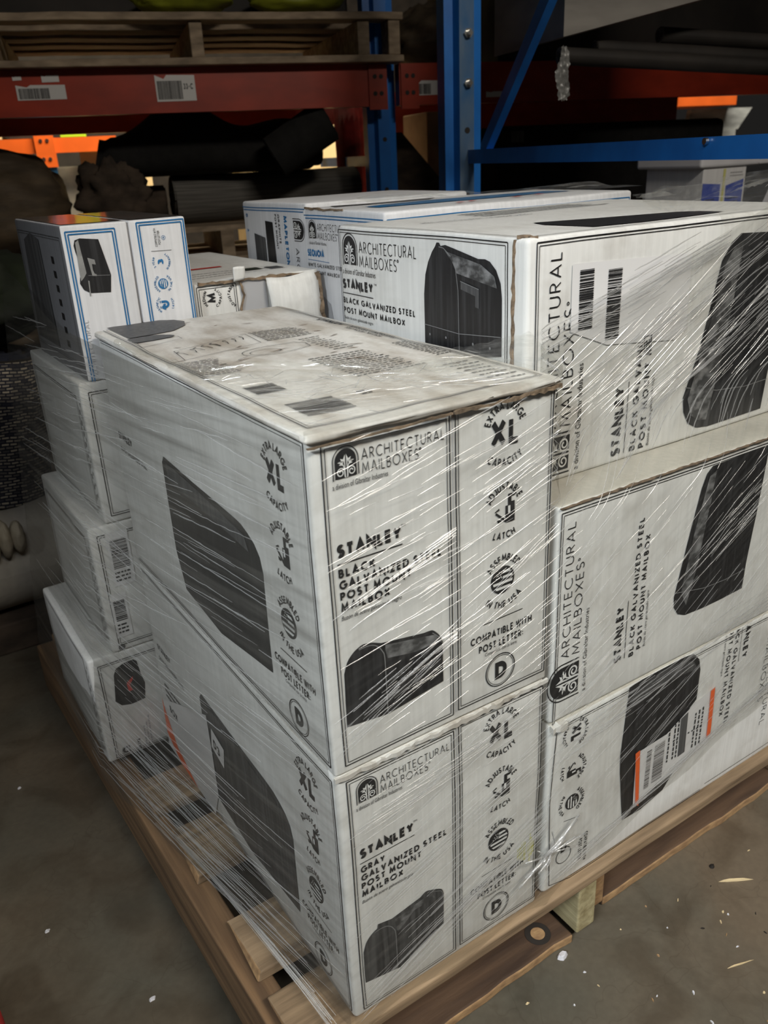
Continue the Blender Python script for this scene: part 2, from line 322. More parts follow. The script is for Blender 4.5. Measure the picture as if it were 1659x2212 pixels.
# ------------------------------------------------------------------ lettering: stroke capitals
def arc(cx, cy, rx, ry, a0, a1, n=14):
    return [(cx+rx*math.cos(math.radians(a0+(a1-a0)*i/n)), cy+ry*math.sin(math.radians(a0+(a1-a0)*i/n))) for i in range(n+1)]
G = {
 'A': (.74, [[(0, 0), (.37, 1), (.74, 0)], [(.13, .3), (.61, .3)]]),
 'B': (.52, [[(0, 0), (0, 1), (.2, 1)]+arc(.22, .76, .23, .24, 90, -90)+[(0, .52)], [(.2, .52)]+arc(.25, .26, .27, .26, 90, -90)+[(0, 0)]]),
 'C': (.78, [arc(.47, .5, .47, .5, 48, 312, 22)]),
 'D': (.72, [[(0, 0), (0, 1), (.22, 1)]+arc(.24, .5, .48, .5, 90, -90, 18)+[(0, 0)]]),
 'E': (.46, [[(.46, 1), (0, 1), (0, 0), (.46, 0)], [(0, .52), (.42, .52)]]),
 'F': (.45, [[(.45, 1), (0, 1), (0, 0)], [(0, .5), (.4, .5)]]),
 'G': (.90, [arc(.48, .5, .48, .5, 48, 350, 24)+[(.93, .46), (.55, .46)]]),
 'H': (.66, [[(0, 0), (0, 1)], [(.66, 0), (.66, 1)], [(0, .52), (.66, .52)]]),
 'I': (.0, [[(0, 0), (0, 1)]]),
 'J': (.36, [[(.36, 1), (.36, .25)]+arc(.17, .22, .19, .22, 0, -150, 8)]),
 'K': (.56, [[(0, 0), (0, 1)], [(.53, 1), (.03, .46)], [(.17, .6), (.57, 0)]]),
 'L': (.42, [[(0, 1), (0, 0), (.42, 0)]]),
 'M': (.86, [[(0, 0), (.1, 1), (.43, .22), (.76, 1), (.86, 0)]]),
 'N': (.70, [[(0, 0), (0, 1), (.7, 0), (.7, 1)]]),
 'O': (.98, [arc(.49, .5, .49, .5, 90, 450, 30)]),
 'P': (.48, [[(0, 0), (0, 1), (.2, 1)]+arc(.22, .74, .26, .26, 90, -90)+[(0, .48)]]),
 'Q': (.98, [arc(.49, .5, .49, .5, 90, 450, 30), [(.6, .25), (.95, -.05)]]),
 'R': (.52, [[(0, 0), (0, 1), (.2, 1)]+arc(.22, .74, .26, .26, 90, -90)+[(0, .48)], [(.22, .48), (.52, 0)]]),
 'S': (.50, [arc(.25, .755, .22, .245, 35, 270, 14)+arc(.25, .255, .25, .255, 90, -145, 14)]),
 'T': (.56, [[(0, 1), (.56, 1)], [(.28, 1), (.28, 0)]]),
 'U': (.62, [[(0, 1), (0, .32)]+arc(.31, .31, .31, .31, 180, 360, 14)+[(.62, 1)]]),
 'V': (.70, [[(0, 1), (.35, 0), (.7, 1)]]),
 'W': (1.08, [[(0, 1), (.27, 0), (.54, .9), (.81, 0), (1.08, 1)]]),
 'X': (.64, [[(0, 0), (.64, 1)], [(0, 1), (.64, 0)]]),
 'Y': (.62, [[(0, 1), (.31, .48), (.62, 1)], [(.31, .48), (.31, 0)]]),
 'Z': (.56, [[(0, 1), (.56, 1), (0, 0), (.56, 0)]]),
 '3': (.46, [arc(.22, .755, .21, .245, 150, -90, 14), arc(.22, .255, .25, .255, 90, -155, 14)]),
 ':': (.0, [[(0, .12), (0, .26)], [(0, .55), (0, .69)]]), '-': (.3, [[(0, .45), (.3, .45)]]), ' ': (.22, []),
}
def stroke(pl, h):
    """polyline with half width h -> list of quads, mitred"""
    n = len(pl); closed = math.dist(pl[0], pl[-1]) < 1e-6 and n > 3; out = []; L_ = []; R_ = []
    for i in range(n):
        def dirn(a, b2):
            d = math.dist(a, b2) or 1e-9; return ((b2[0]-a[0])/d, (b2[1]-a[1])/d)
        if 0 < i < n-1 or closed:
            a = pl[i-1] if i > 0 else pl[-2]; b2 = pl[i+1] if i < n-1 else pl[1]
            d0 = dirn(a, pl[i]); d1 = dirn(pl[i], b2)
        else:
            d0 = d1 = dirn(pl[0], pl[1]) if i == 0 else dirn(pl[-2], pl[-1])
        nx, ny = -(d0[1]+d1[1]), d0[0]+d1[0]; l = math.hypot(nx, ny)
        if l < 1e-6: nx, ny, l = -d1[1], d1[0], 1
        nx /= l; ny /= l; k = max(.36, abs(nx*-d1[1]+ny*d1[0])); q = h/k
        L_.append((pl[i][0]+nx*q, pl[i][1]+ny*q)); R_.append((pl[i][0]-nx*q, pl[i][1]-ny*q))
    for i in range(n-1): out.append([R_[i], R_[i+1], L_[i+1], L_[i]])
    return out
def glyph(ch, wt):
    w_, st = G[ch]; h = wt/2; sx = 1-.25*wt
    qs = []
    for pl in st: qs += stroke([(h+x*sx, h+y*(1-wt)) for x, y in pl], h)
    return (w_*sx+wt if st else w_), qs
def layout(s, wt, sp):
    x = 0; out = []
    for ch in s:
        w_, qs = glyph(ch, wt); out.append((x, w_, qs)); x += w_+sp
    return x-sp, out
_bf = {}
def bfont(s):
    if s not in _bf:
        cu = bpy.data.curves.new('t', 'FONT'); cu.body = s; cu.size = 1; cu.resolution_u = 2
        o = bpy.data.objects.new('t', cu); me = o.to_mesh()
        vs = [(v.co.x, v.co.y) for v in me.vertices]; fs = [tuple(p.vertices) for p in me.polygons]
        o.to_mesh_clear(); bpy.data.objects.remove(o); bpy.data.curves.remove(cu)
        x0 = min(v[0] for v in vs); x1 = max(v[0] for v in vs); _bf[s] = ([(v[0]-x0, v[1]) for v in vs], fs, x1-x0)
    return _bf[s]
class Face:
    """a flat side of a thing that carries print; u to the right, v up as seen from outside"""
    def __init__(s, O, U, V, parent, warp=None, off=.0009):
        s.O = Vector(O); s.U = Vector(U); s.V = Vector(V); s.N = s.U.cross(s.V).normalized(); s.par = parent; s.warp = warp; s.off = off; s.mb = MB(); s.big = False
    def P(s, u, v, layer=0):
        p = s.O+s.U*u+s.V*v
        if s.warp: p = s.warp(p)
        return p+s.N*(s.off+layer*.0005)
    def poly(s, pts, k, layer=0): s.mb.add([s.P(u, v, layer) for u, v in pts], [tuple(range(len(pts)))], k); return s
    def pic(s, pts, k, layer=0, cell=.03):
        """large printed area, cut in cells so it follows the board"""
        bm = bmesh.new(); f = bm.faces.new([bm.verts.new((u, v, 0)) for u, v in pts]); us = [p[0] for p in pts]; vs = [p[1] for p in pts]
        for a, lo, hi in ((0, min(us), max(us)), (1, min(vs), max(vs))):
            x = lo+cell
            while x < hi-.003:
                co = [0, 0, 0]; co[a] = x; no = [0, 0, 0]; no[a] = 1
                bmesh.ops.bisect_plane(bm, geom=bm.verts[:]+bm.edges[:]+bm.faces[:], plane_co=co, plane_no=no); x += cell
        bm.verts.index_update()
        s.mb.add([s.P(v.co.x, v.co.y, layer) for v in bm.verts], [tuple(v.index for v in f.verts) for f in bm.faces], k); bm.free(); return s
    def rect(s, u0, v0, u1, v1, k, layer=0): return s.poly([(u0, v0), (u1, v0), (u1, v1), (u0, v1)], k, layer)
    def line(s, a, b2, w_, k='ink', layer=0, seg=.03):
        n = max(1, int(math.dist(a, b2)/seg)); pts = [(a[0]+(b2[0]-a[0])*i/n, a[1]+(b2[1]-a[1])*i/n) for i in range(n+1)]
        for q in stroke(pts, w_/2): s.poly(q, k, layer)
        return s
    def path(s, pts, w_, k='ink', layer=0):
        for q in stroke(pts, w_/2): s.poly(q, k, layer)
        return s
    def frame(s, u0, v0, u1, v1, k='ink', w0=.0013, gap=.0034, w1=.0008, sides='lrtb'):
        for d, w_ in ((0, w0), (gap, w1)):
            a, b2, c_, e = u0+d, v0+d, u1-d, v1-d
            if 'l' in sides: s.line((a, b2), (a, e), w_, k)
            if 'r' in sides: s.line((c_, b2), (c_, e), w_, k)
            if 't' in sides: s.line((a, e), (c_, e), w_, k)
            if 'b' in sides: s.line((a, b2), (c_, b2), w_, k)
        return s
    def T(s, txt, u, v, h, w_=None, wt=.17, sp=.2, rot=0, k='ink', anchor='l', layer=0):
        W, lay = layout(txt, wt, sp); sx = (w_/W) if w_ else h; ca, sa = math.cos(math.radians(rot)), math.sin(math.radians(rot))
        x0 = -W*sx/2 if anchor == 'c' else 0
        for x, _, qs in lay:
            for q in qs:
                pts = [(x0+(x+a)*sx, b2*h) for a, b2 in q]; s.poly([(u+a*ca-b2*sa, v+a*sa+b2*ca) for a, b2 in pts], k, layer)
        return s
    def B(s, txt, u, v, h, w_=None, rot=0, shear=0., k='ink', layer=0):
        vs, fs, W = bfont(txt); sx = (w_/W) if w_ else h; ca, sa = math.cos(math.radians(rot)), math.sin(math.radians(rot))
        pts = [(x*sx+shear*y*h, y*h) for x, y in vs]
        s.mb.add([s.P(u+a*ca-b2*sa, v+a*sa+b2*ca, layer) for a, b2 in pts], fs, k); return s
    def arcT(s, txt, u, v, r, h, mid=90, up_=True, wt=.17, sp=.2, k='ink', rot=0, sq=1.):
        W, lay = layout(txt, wt, sp); ra = math.radians(rot); RR = r if up_ else r
        for x, w_, qs in lay:
            c_ = (x+w_/2-W/2)*h*sq; th = c_/(r+h/2 if up_ else r-h/2)
            ang = math.radians(mid)-th if up_ else math.radians(-mid)+th
            for q in qs:
                pts = []
                for a, b2 in q:
                    dx = (a-w_/2)*h*sq
                    if up_: rr = r+b2*h; px = rr*math.cos(ang)+dx*math.sin(ang); py = rr*math.sin(ang)-dx*math.cos(ang)
                    else: rr = r-b2*h; px = rr*math.cos(ang)-dx*math.sin(ang); py = rr*math.sin(ang)+dx*math.cos(ang)
                    pts.append((u+px*math.cos(ra)-py*math.sin(ra), v+px*math.sin(ra)+py*math.cos(ra)))
                s.poly(pts, k)
        return s
    def disk(s, u, v, r, k, layer=0, n=28): return s.poly([(u+r*math.cos(2*math.pi*i/n), v+r*math.sin(2*math.pi*i/n)) for i in range(n)], k, layer)
    def ring(s, u, v, r, w_, k='ink', layer=0): return s.path(arc(u, v, r, r, 0, 360, 36), w_, k, layer)
    def xf(s, u, v, rot, sc_=1.):
        ca, sa = math.cos(math.radians(rot)), math.sin(math.radians(rot))
        return lambda a, b2: (u+(a*ca-b2*sa)*sc_, v+(a*sa+b2*ca)*sc_)
    def out(s, name, parent=None, label=None):
        if not s.mb.f: return None
        o = build(s.mb, name, parent or s.par); s.mb = MB()
        if label: o['label'] = label
        return o
# compound prints -----------------------------------------------------------
def logo(f, u, v, w_, rot=0, k='ink', hs=1.05):
    """arched palmette emblem, bottom centre at (u,v)"""
    X = lambda pts, : [f.xf(u, v, rot, w_)(a, b2*hs) for a, b2 in pts]
    f.poly(X([(-.42, 0), (.42, 0), (.42, .56)]+arc(0, .56, .42, .40, 0, 180, 18)[1:]), k)
    f.path(X([(.5, 0), (.5, .56)]+arc(0, .56, .5, .48, 0, 180, 20)[1:]+[(-.5, -.04)]), .035*w_, k)
    for sg in (1, -1):
        sp_ = [(sg*(.21+(.175-.15*t/26)*math.cos(math.radians(200-t*24))), .19+(.175-.15*t/26)*math.sin(math.radians(200-t*24))) for t in range(24)]
        f.path(X([(sg*.03, -.0), (sg*.05, .12)][:1]+[(sg*.055, .05)]+sp_[2:]), .042*w_, 'paper', 1)
        f.path(X([(sg*.04, .02), (sg*.05, .25), (sg*.10, .42), (sg*.2, .5)]), .035*w_, 'paper', 1)
        f.poly(X([(sg*.03, .1), (sg*.02, .78), (sg*.10, .62), (sg*.11, .5), (sg*.07, .56), (sg*.055, .35)]), 'paper', 1)
        f.poly(X([(sg*.10, .62), (sg*.21, .66), (sg*.17, .58), (sg*.33, .54), (sg*.2, .49), (sg*.27, .45), (sg*.12, .42)]), 'paper', 1)
        f.path(X([(sg*.12, .56), (sg*.24, .56)]), .02*w_, k, 2)
def flag(f, u, v, r, rot=0, k='ink'):
    X = f.xf(u, v, rot)
    f.disk(u, v, r, k)
    n = 9
    for i in range(n):
        if i % 2 == 0: continue
        y0 = r*.86*(-1+2*i/n); y1 = r*.86*(-1+2*(i+1)/n); x0 = math.sqrt(max(0, (.84*r)**2-y0*y0)); x1 = math.sqrt(max(0, (.84*r)**2-y1*y1))
        l0, l1 = (-x0, -x1) if y1 <= r*.1 else (0, 0)
        f.poly([X(l0, y0), X(x0, y0), X(x1, y1), X(l1, y1)], 'paper', 1)
    for a, b2 in ((-.55, .2), (-.3, .22), (-.1, .2), (-.42, .4), (-.2, .42), (-.3, .62), (-.1, .6)): f.disk(*X(a*r, b2*r), r*.055, 'paper', 1, 5)
def latch(f, u, v, s, rot=0, k='ink'):
    X = f.xf(u, v, rot, s)
    pl = lambda pts, l=0, kk=k: f.poly([X(*p) for p in pts], kk, l)
    pl([(-.02, -.5), (.42, -.5), (.42, .18), (-.02, .18)]); pl([(.10, .18), (.42, .18), (.42, .30), (.26, .30), (.26, .36), (.10, .36)]); pl([(.1, .36), (.26, .36), (.26, .5), (.42, .5), (.42, .62), (.1, .62)])
    pl([(.09, -.12), (.2, -.12), (.2, .16), (.09, .16)], 1, 'paper')
    pl([(.0, -.5), (.0, -.36), (-.46, .02), (-.5, -.06)]); pl([(-.42, -.28), (-.2, -.34), (-.24, -.42), (-.38, -.42)]); pl([(-.52, .02), (-.3, .08), (-.32, .16), (-.52, .06)])
def magnet(f, u, v, s, rot=0, k='blue'):
    X = f.xf(u, v, rot, s)
    f.path([X(*p) for p in [(-.32, .42), (-.32, -.02)]+arc(0, -.02, .32, .36, 180, 360, 12)+[(.32, .42)]], .26*s, k); 
    for sg in (-1, 1): f.path([X(sg*.32, .52), X(sg*.32, .62)], .26*s, k)
    f.path([X(0, .3), X(-.05, .1), X(.06, .1), X(0, -.1)], .07*s, k)
def icons_xl(f, c_, z, rot=0, sc_=1., dz=(0, 0, 0, 0)):
    """the XL / latch / flag / post letter column; (c_,z) = centre of the XL, column runs 'down'"""
    X = f.xf(c_, z, rot, sc_); q = dict(rot=rot)
    h = .0084*sc_; A = lambda t, d, r, up_, sq=.9: f.arcT(t, *X(0, d), r*sc_, h, 90, up_, .185, .2, rot=rot, sq=sq*.88)
    f.T('XL', *X(-.0180, -.0130), .0290*sc_, .0370*sc_, .235, .16, **q)
    A('EXTRA LARGE', .0048, .0194, True, .86); A('CAPACITY', .0048, .0390, False, .84)
    d = dz[0]; latch(f, *X(.002, -.0835+d), .0285*sc_, rot); A('ADJUSTABLE', -.0785+d, .0182, True, .84); A('LATCH', -.0785+d, .0376, False, .84)
    d = dz[1]; flag(f, *X(-.0015, -.1635+d), .0163*sc_, rot); A('ASSEMBLED', -.161+d, .0190, True, .84); A('IN THE USA', -.161+d, .0366, False, .9)
    d = -.209+dz[2]; f.path([X(-.028, d), X(.028, d)], .0009*sc_)
    f.T('COMPATIBLE WITH', *X(-.0450, d-.021), .0092*sc_, .087*sc_, .195, .2, **q); f.T('POST LETTER:', *X(-.0335, d-.0345), .0092*sc_, .063*sc_, .195, .2, **q); f.B('Compatible con la letra:', *X(-.0255, d-.0405), .0058*sc_, .046*sc_, shear=.2, **q)
    d = -.2750+dz[3]; f.ring(*X(-.003, d), .0205*sc_, .0012*sc_); f.ring(*X(-.003, d), .0183*sc_, .0006*sc_); f.T('D', *X(-.0105, d-.0110), .0220*sc_, .0165*sc_, .29, **q)
def brand(f, u, v, sc_=1., rot=0, hs=1., thin=.085, k='ink'):
    """emblem + two line wordmark + small line; (u,v) = emblem bottom left"""
    X = lambda a, b2: f.xf(u, v, rot)(a*sc_, b2*sc_*hs)
    logo(f, *X(.0135, 0), .026*sc_, rot, k)
    f.T('ARCHITECTURAL', *X(.0300, .0115), .0105*sc_*hs, .0915*sc_, thin, .26, rot, k); f.T('MAILBOXES', *X(.0300, -.0012), .0105*sc_*hs, .0615*sc_, thin, .24, rot, k); f.ring(*X(.0935, .0082), .0010*sc_, .0008*sc_, k)
    f.B('a division of Gibraltar Industries', *X(-.001, -.0092), .0075*sc_, .058*sc_, rot, .0, k)
def words(f, u0, v0, u1, v1, n, h, k='ink', rot=0, fill=.85):
    """lines of print too small to read"""
    for i in range(n):
        y = v1-(v1-v0)*(i+.5)/n; x = u0; e = u0+(u1-u0)*(fill+R.random()*(1-fill))
        while x < e:
            w_ = R.uniform(.003, .009); f.rect(x, y-h/2, min(x+w_, e), y+h/2, k); x += w_+.0016
def bars(f, u0, v0, u1, v1, horiz=False, k='ink'):
    a0, a1 = (v0, v1) if horiz else (u0, u1); x = a0
    while x < a1:
        w_ = R.choice((.0006, .0006, .0011, .0017)); e = min(x+w_, a1)
        f.rect(*((u0, x, u1, e) if horiz else (x, v0, e, v1)), k); x = e+R.choice((.0006, .0008, .0014))
def warper(seed, amp=.0016, fq=5.):
    sd = Vector((seed*7.3, seed*3.1, seed*1.7))
    return lambda p: p+noise.noise_vector(Vector(p)*fq+sd)*amp+noise.noise_vector(Vector(p)*fq*4+sd)*amp*.22
def ragged(pts, width, up_, name, parent, k='kraft', thick=.0012, jit=.6):
    """torn board edge following pts; up_ = direction the strip is wide in"""
    mb = MB(); pts = [Vector(p) for p in pts]; fine = []
    for a, b2 in zip(pts, pts[1:]):
        n = max(2, int((b2-a).length/.006)); fine += [a.lerp(b2, i/n) for i in range(n)]
    fine.append(pts[-1]); u_ = Vector(up_).normalized(); vs = []
    for i, p in enumerate(fine):
        tdir = (fine[min(i+1, len(fine)-1)]-fine[max(0, i-1)]).normalized(); nn = tdir.cross(u_).normalized()
        w_ = width*(.35+jit*R.random()+.5*abs(noise.noise(p*25))); o = nn*thick*(.6+R.random())
        c0 = p+u_*R.uniform(-.2, .2)*width
        vs += [c0-u_*w_*.5-o, c0-u_*w_*.5+o, c0+u_*w_*.5+o, c0+u_*w_*.5-o]
    fs = []
    for i in range(len(fine)-1):
        a = i*4
        for j in range(4): fs.append((a+j, a+(j+1) % 4, a+4+(j+1) % 4, a+4+j))
    n4 = len(vs); fs += [(3, 2, 1, 0), (n4-4, n4-3, n4-2, n4-1)]
    mb.add(vs, fs, k); return build(mb, name, parent)
# ------------------------------------------------------------------ the hall
mb = MB(); mb.add([(-4, -3.5, 0), (9, -3.5, 0), (9, 9, 0), (-4, 9, 0)], [(0, 1, 2, 3)], 'floor'); struct(mb, 'floor')
mb = MB(); mb.box(-4, 9, 8.8, 9, 0, 5, 'dark'); struct(mb, 'wall_back')
# ------------------------------------------------------------------ pallet under the load
ZP = .14
pal = thing('pallet', (.43, .56, 0), 'worn wooden pallet on the floor carrying the wrapped white cartons', 'pallet')
rows = [(-.012, .088), (.122, .218), (.312, .42), (.475, .556), (.655, .75), (.84, .935), (1.03, 1.14)]
for i, (a, b_) in enumerate(rows):
    mb = MB(); x0 = -.066+R.uniform(-.008, .006)-.012*a; sk = R.uniform(-.006, .006)
    rbox(mb, x0, .95, a, b_, .122, ZP, .003, 'woodx', lambda p, i=i: p+Vector((0, 0, 0))+noise.noise_vector(p*Vector((3, 30, 3)).length*.3+Vector((i*9, 0, 0)))*.0012*(0 if p.z > .1395 else 1)+Vector(((noise.noise(Vector((p.y*120, i*3.1, p.z*60)))*.006 if p.x < -.04 else 0), 0, 0)), .05, mats={0: 'woodend'})
    build(mb, 'deck_board', pal)
def stringer(x0, x1, xb, y0, y1, k, name, z0=.018, z1=.122):
    mb = MB(); rbox(mb, x0, x1, y0, y1, z0, z1, .003, k, lambda p: p+Vector((xb*(p.y-y0)/(y1-y0), 0, 0)), .05, mats={2: 'woodend'} if k != 'woodpale' else {2: 'woodpale'}); return build(mb, name, pal)
s1 = stringer(-.082, -.044, -.036, -.006, 1.14, 'woody', 'stringer')
stringer(.372, .408, 0, .0, 1.13, 'woodpale', 'stringer').__setitem__('label', 'pale greenish new stringer')
stringer(.409, .446, 0, .018, 1.13, 'woody', 'stringer'); stringer(.90, .94, 0, .0, 1.14, 'woody', 'stringer')
f = Face(None or (-.083, 0, 0), (0, -1, 0), (0, 0, 1), s1, off=.002)
f.O = Vector((-.0825, .36, 0))
for t in range(7): f.path([(.25+t*.008, .05+R.uniform(-.01, .01)), (.252+t*.008+R.uniform(-.004, .006), .075), (.25+t*.008, .10)], .0022, 'ink')
f.path([(.31, .05), (.325, .09)], .0022); f.path([(.31, .09), (.325, .05)], .0022); f.out('scribble', s1)
for (xa, xb, ya, yb) in ((-.08, .368, .004, .098), (.45, .93, .022, .112), (-.09, .94, .50, .60), (-.10, .94, 1.03, 1.13)):
    mb = MB(); rbox(mb, xa, xb, ya, yb, 0, .018, .004, 'woodold', lambda p: p+Vector((0, noise.noise(Vector((p.x*14, 3, p.z)))*.006 if p.z > .001 or 1 else 0, 0)), .03, mats={2: 'woodend'})
    o = build(mb, 'bottom_board', pal)
    if xb < .5 and ya < .1:
        fk = Face((0, 0, .018), (1, 0, 0), (0, 1, 0), o, off=.0012); fk.ring(.326, .033, .015, .008, 'dark'); fk.disk(.326, .033, .0105, 'woodend'); fk.out('knot', o)
# ------------------------------------------------------------------ cartons
def carton(x0, x1, y0, y1, z0, z1, label, seed, k='white', r=.005, group=None, amp=.0016, mats=None, name='mailbox_carton'):
    root = thing(name, ((x0+x1)/2, (y0+y1)/2, z0), label, 'carton', group); wp = warper(seed, amp)
    def w2(p):
        q = wp(p); q.z = max(z0, q.z) if p.z < z0+.004 else (min(z1, q.z) if p.z > z1-.004 else q.z)
        return q
    mb = MB(); rbox(mb, x0, x1, y0, y1, z0, z1, r, k, w2, .028, mats=mats); build(mb, 'carton_body', root, smooth=True)
    root_w = w2
    F = dict(front=Face((x0, y0, z0), (1, 0, 0), (0, 0, 1), root, w2), left=Face((x0, y1, z0), (0, -1, 0), (0, 0, 1), root, w2), top=Face((x0, y0, z1), (1, 0, 0), (0, 1, 0), root, w2))
    return root, F
def curve3(p, n=7):
    """smooth chain through the points (Catmull-Rom)"""
    o = []
    for i in range(len(p)-1):
        p0, p1, p2, p3 = p[max(0, i-1)], p[i], p[i+1], p[min(len(p)-1, i+2)]
        for j in range(n):
            t = j/n; o.append(tuple(.5*((2*p1[a])+(-p0[a]+p2[a])*t+(2*p0[a]-5*p1[a]+4*p2[a]-p3[a])*t*t+(-p0[a]+3*p1[a]-3*p2[a]+p3[a])*t**3) for a in (0, 1)))
    return o+[p[-1]]
def pic_front(f, grey, k, hi):
    """three-quarter mailbox print: round door at left, long roof, flat right end (u,v metres)"""
    if not grey: L0, A0, hump, RL, RR, BT, BR, kink, dr = (.0180, .0560), (.0195, .1170), (.053, .1400), (.063, .1355), (.114, .1275), (.126, .1262), (.1372, .0600), (.067, .0500), .066
    else: L0, A0, hump, RL, RR, BT, BR, kink, dr = (.0180, .0520), (.0180, .1010), (.049, .1290), (.058, .1270), (.099, .1340), (.113, .1365), (.1325, .0690), (.066, .0420), .0625
    door = curve3([A0, (A0[0]+.0045, A0[1]+.0125), (A0[0]+.012, A0[1]+.0205), (A0[0]+.020, A0[1]+.0245)]); back = curve3([RR, ((RR[0]+BT[0])/2, BT[1]+.0012), (BT[0], BT[1]-.0003), (BR[0]-.004, BT[1]-.0085), (BR[0], BT[1]-.018)])
    f.pic([L0]+door+[(hump[0]-.010, hump[1]+.0022), hump, RL]+back+[BR, kink], k)
    f.path(curve3([(dr, .052 if not grey else .045), (dr, A0[1]-.004), (dr-.003, A0[1]+.010), (dr-.010, A0[1]+.0185), (dr-.019, A0[1]+.0215), (dr-.029, A0[1]+.021)]), .0011, 'picline', 1)
    f.pic([(dr+.003, A0[1]-.001), (dr+.001, A0[1]+.009), (RL[0]+.004, RL[1]-.0035), (RR[0], RR[1]-.004), (BT[0]+.003, BT[1]-.006), (BT[0]+.006, BT[1]-.015), (RR[0]-.01, BT[1]-.0165)], hi, 1)
    f.path(curve3([(BT[0]-.002, BT[1]-.002), (BR[0]-.0052, BT[1]-.010), (BR[0]-.002, BT[1]-.018)]), .0008, 'picline', 2)
    for i in range(5): x = dr+.012+i*.006; f.path([(x, A0[1]-.02-i*.001), (x+.0012, A0[1]-.026), (x+.003, A0[1]-.021)], .0007, 'picg', 1)
def front_panels(f, colour, grey, dz=0.):
    f.frame(.0125, .010, .1505, .348); f.frame(.1575, .013, .283, .352); f.out('panel_border')
    f.line((.1540, .012), (.1540, .352), .0010, 'pale'); f.out('panel_seam')
    brand(f, .0225, .3145+dz); f.out('brand_print')
    f.T('STANLEY', .0215, .2395+dz*2, .0135, .070, .285, .12); f.B('TM', .0915, .251+dz*2, .004, .005); f.line((.021, .2335+dz*2), (.0925, .2335+dz*2), .0011)
    for i, (t, w_) in enumerate(((colour, .0395), ('GALVANIZED STEEL', .1165), ('POST MOUNT', .080), ('MAILBOX', .0545))): f.T(t, .0215, .2195-i*.0118+dz*2, .0092, w_ if t != 'GRAY' else .031, .235, .24)
    f.B('Buz\u00f3n de acero galvanizado '+('gris' if grey else 'negro'), .0210, .1755+dz*2, .0066, .068, shear=.2); f.out('product_lettering')
    pic_front(f, grey, 'picg' if grey else 'pic', 'pichi'); f.out('mailbox_picture')
    icons_xl(f, .2195, .3165+dz*2, 0, 1., (.0, .0, 0, 0)); f.out('feature_icons')
def side_print(f, L_, grey):
    """the long left side of a standing carton, u measured from the far end"""
    U = lambda y: L_-y
    f.frame(.012, .010, L_-.006, .352, sides='rtb'); f.out('panel_border')
    k = 'picg' if grey else 'pic'
    f.pic([(U(.405), .17), (U(.402), .10), (U(.385), .050), (U(.269), .038), (U(.123), .060), (U(.119), .183), (U(.124), .200)]+[(U(.135+.043*t), .211+.013*math.sin(t*math.pi/2)) for t in (0, .35, .7, 1)]+[(U(.30), .229), (U(.395), .235), (U(.404), .225)], k)
    f.pic([(U(.39), .205), (U(.15), .196), (U(.16), .212), (U(.30), .224), (U(.39), .229)], 'picg' if grey else 'ink2', 1); f.out('mailbox_picture')
    icons_xl(f, U(.066), .306, 0, 1., (.006, .006, .010, .002)); f.out('feature_icons')
    f.T('STANLEY', U(.590), .211, .011, .058, .24, .14, k='ink2'); f.T('BLACK GALVANIZED STEEL' if not grey else 'GRAY GALVANIZED STEEL', U(.590), .192, .007, .11, .2, .26, k='ink2'); f.out('product_lettering')
A_, FA = carton(0, .288, 0, .616, .5, .857, 'tall white carton with XL symbol atop the near corner of the wrapped load', 1, 'white', .004, mats={5: 'whitetop'})
front_panels(FA['front'], 'BLACK', False); side_print(FA['left'], .616, False)
mb = MB(); wa = warper(31, .0022, 9)
rbox(mb, -.0035, .2908, -.0055, .618, .8535, .8615, .0038, 'whitetop', lambda p: wa(p) if p.z > .8575 else p+Vector((0, 0, .0025*noise.noise(Vector((p.x*22, p.y*22, 4))))), .022); build(mb, 'top_flap', A_, smooth=True)
ragged([(-.002, -.0052, .8505), (.06, -.0058, .8500), (.150, -.0056, .8515)], .0022, (0, 0, 1), 'torn_edge', A_); ragged([(.152, -.0055, .8515), (.22, -.006, .8510), (.288, -.0052, .8520)], .0048, (0, 0, 1), 'torn_edge', A_)
ragged([(.1535, -.0015, .846), (.1545, -.0015, .856)], .003, (1, 0, 0), 'torn_edge', A_)
ft = Face((0, 0, .8615), (1, 0, 0), (0, 1, 0), A_, lambda p: wa(Vector((p.x, p.y, .8615))), off=.0012)
ft.pic([(.018, .525), (.018, .625), (.06, .642), (.09, .638), (.115, .615), (.122, .59), (.112, .56), (.085, .538), (.05, .528)], 'ink2'); ft.pic([(.014, .484), (.014, .520), (.055, .523), (.07, .512), (.074, .503), (.066, .492), (.04, .486)], 'ink2'); ft.out('mailbox_picture')
ft.frame(.008, .012, .278, .608, sides='lbr'); ft.path([(.035, .401), (.145, .434), (.14, .372), (.028, .346), (.035, .401)], .0008); ft.path([(.012, .452), (.014, .478), (.074, .492), (.072, .47), (.012, .452)], .0008)
for i in range(8): X = ft.xf(.042+i*.0125, .372+i*.0045, R.uniform(-20, 20)); ft.path([X(0, 0), X(.002, .012), X(-.002, .02)], .0022 if i == 4 else .0011); ft.path([X(-.002, .02), X(.004, .022)], .0015)
ft.path(arc(.13, .322, .038, .026, 95, 300, 14)+[(.176, .31), (.18, .33), (.172, .345), (.128, .348)], .0010); ft.path(arc(.12, .318, .020, .016, 0, 360, 14), .0008); ft.path([(.092, .31), (.075, .30), (.078, .296)], .0008)
ft.out('assembly_diagram')
for (u0, v0, u1, v1, n) in ((.150, .372, .222, .438, 9), (.010, .242, .060, .334, 12), (.135, .130, .222, .245, 13), (.184, .262, .214, .360, 9), (.255, .155, .276, .252, 13), (.104, .072, .116, .088, 3), (.23, .02, .27, .12, 8)): words(ft, u0, v0, u1, v1, n, .0022); ft.out('fine_print')
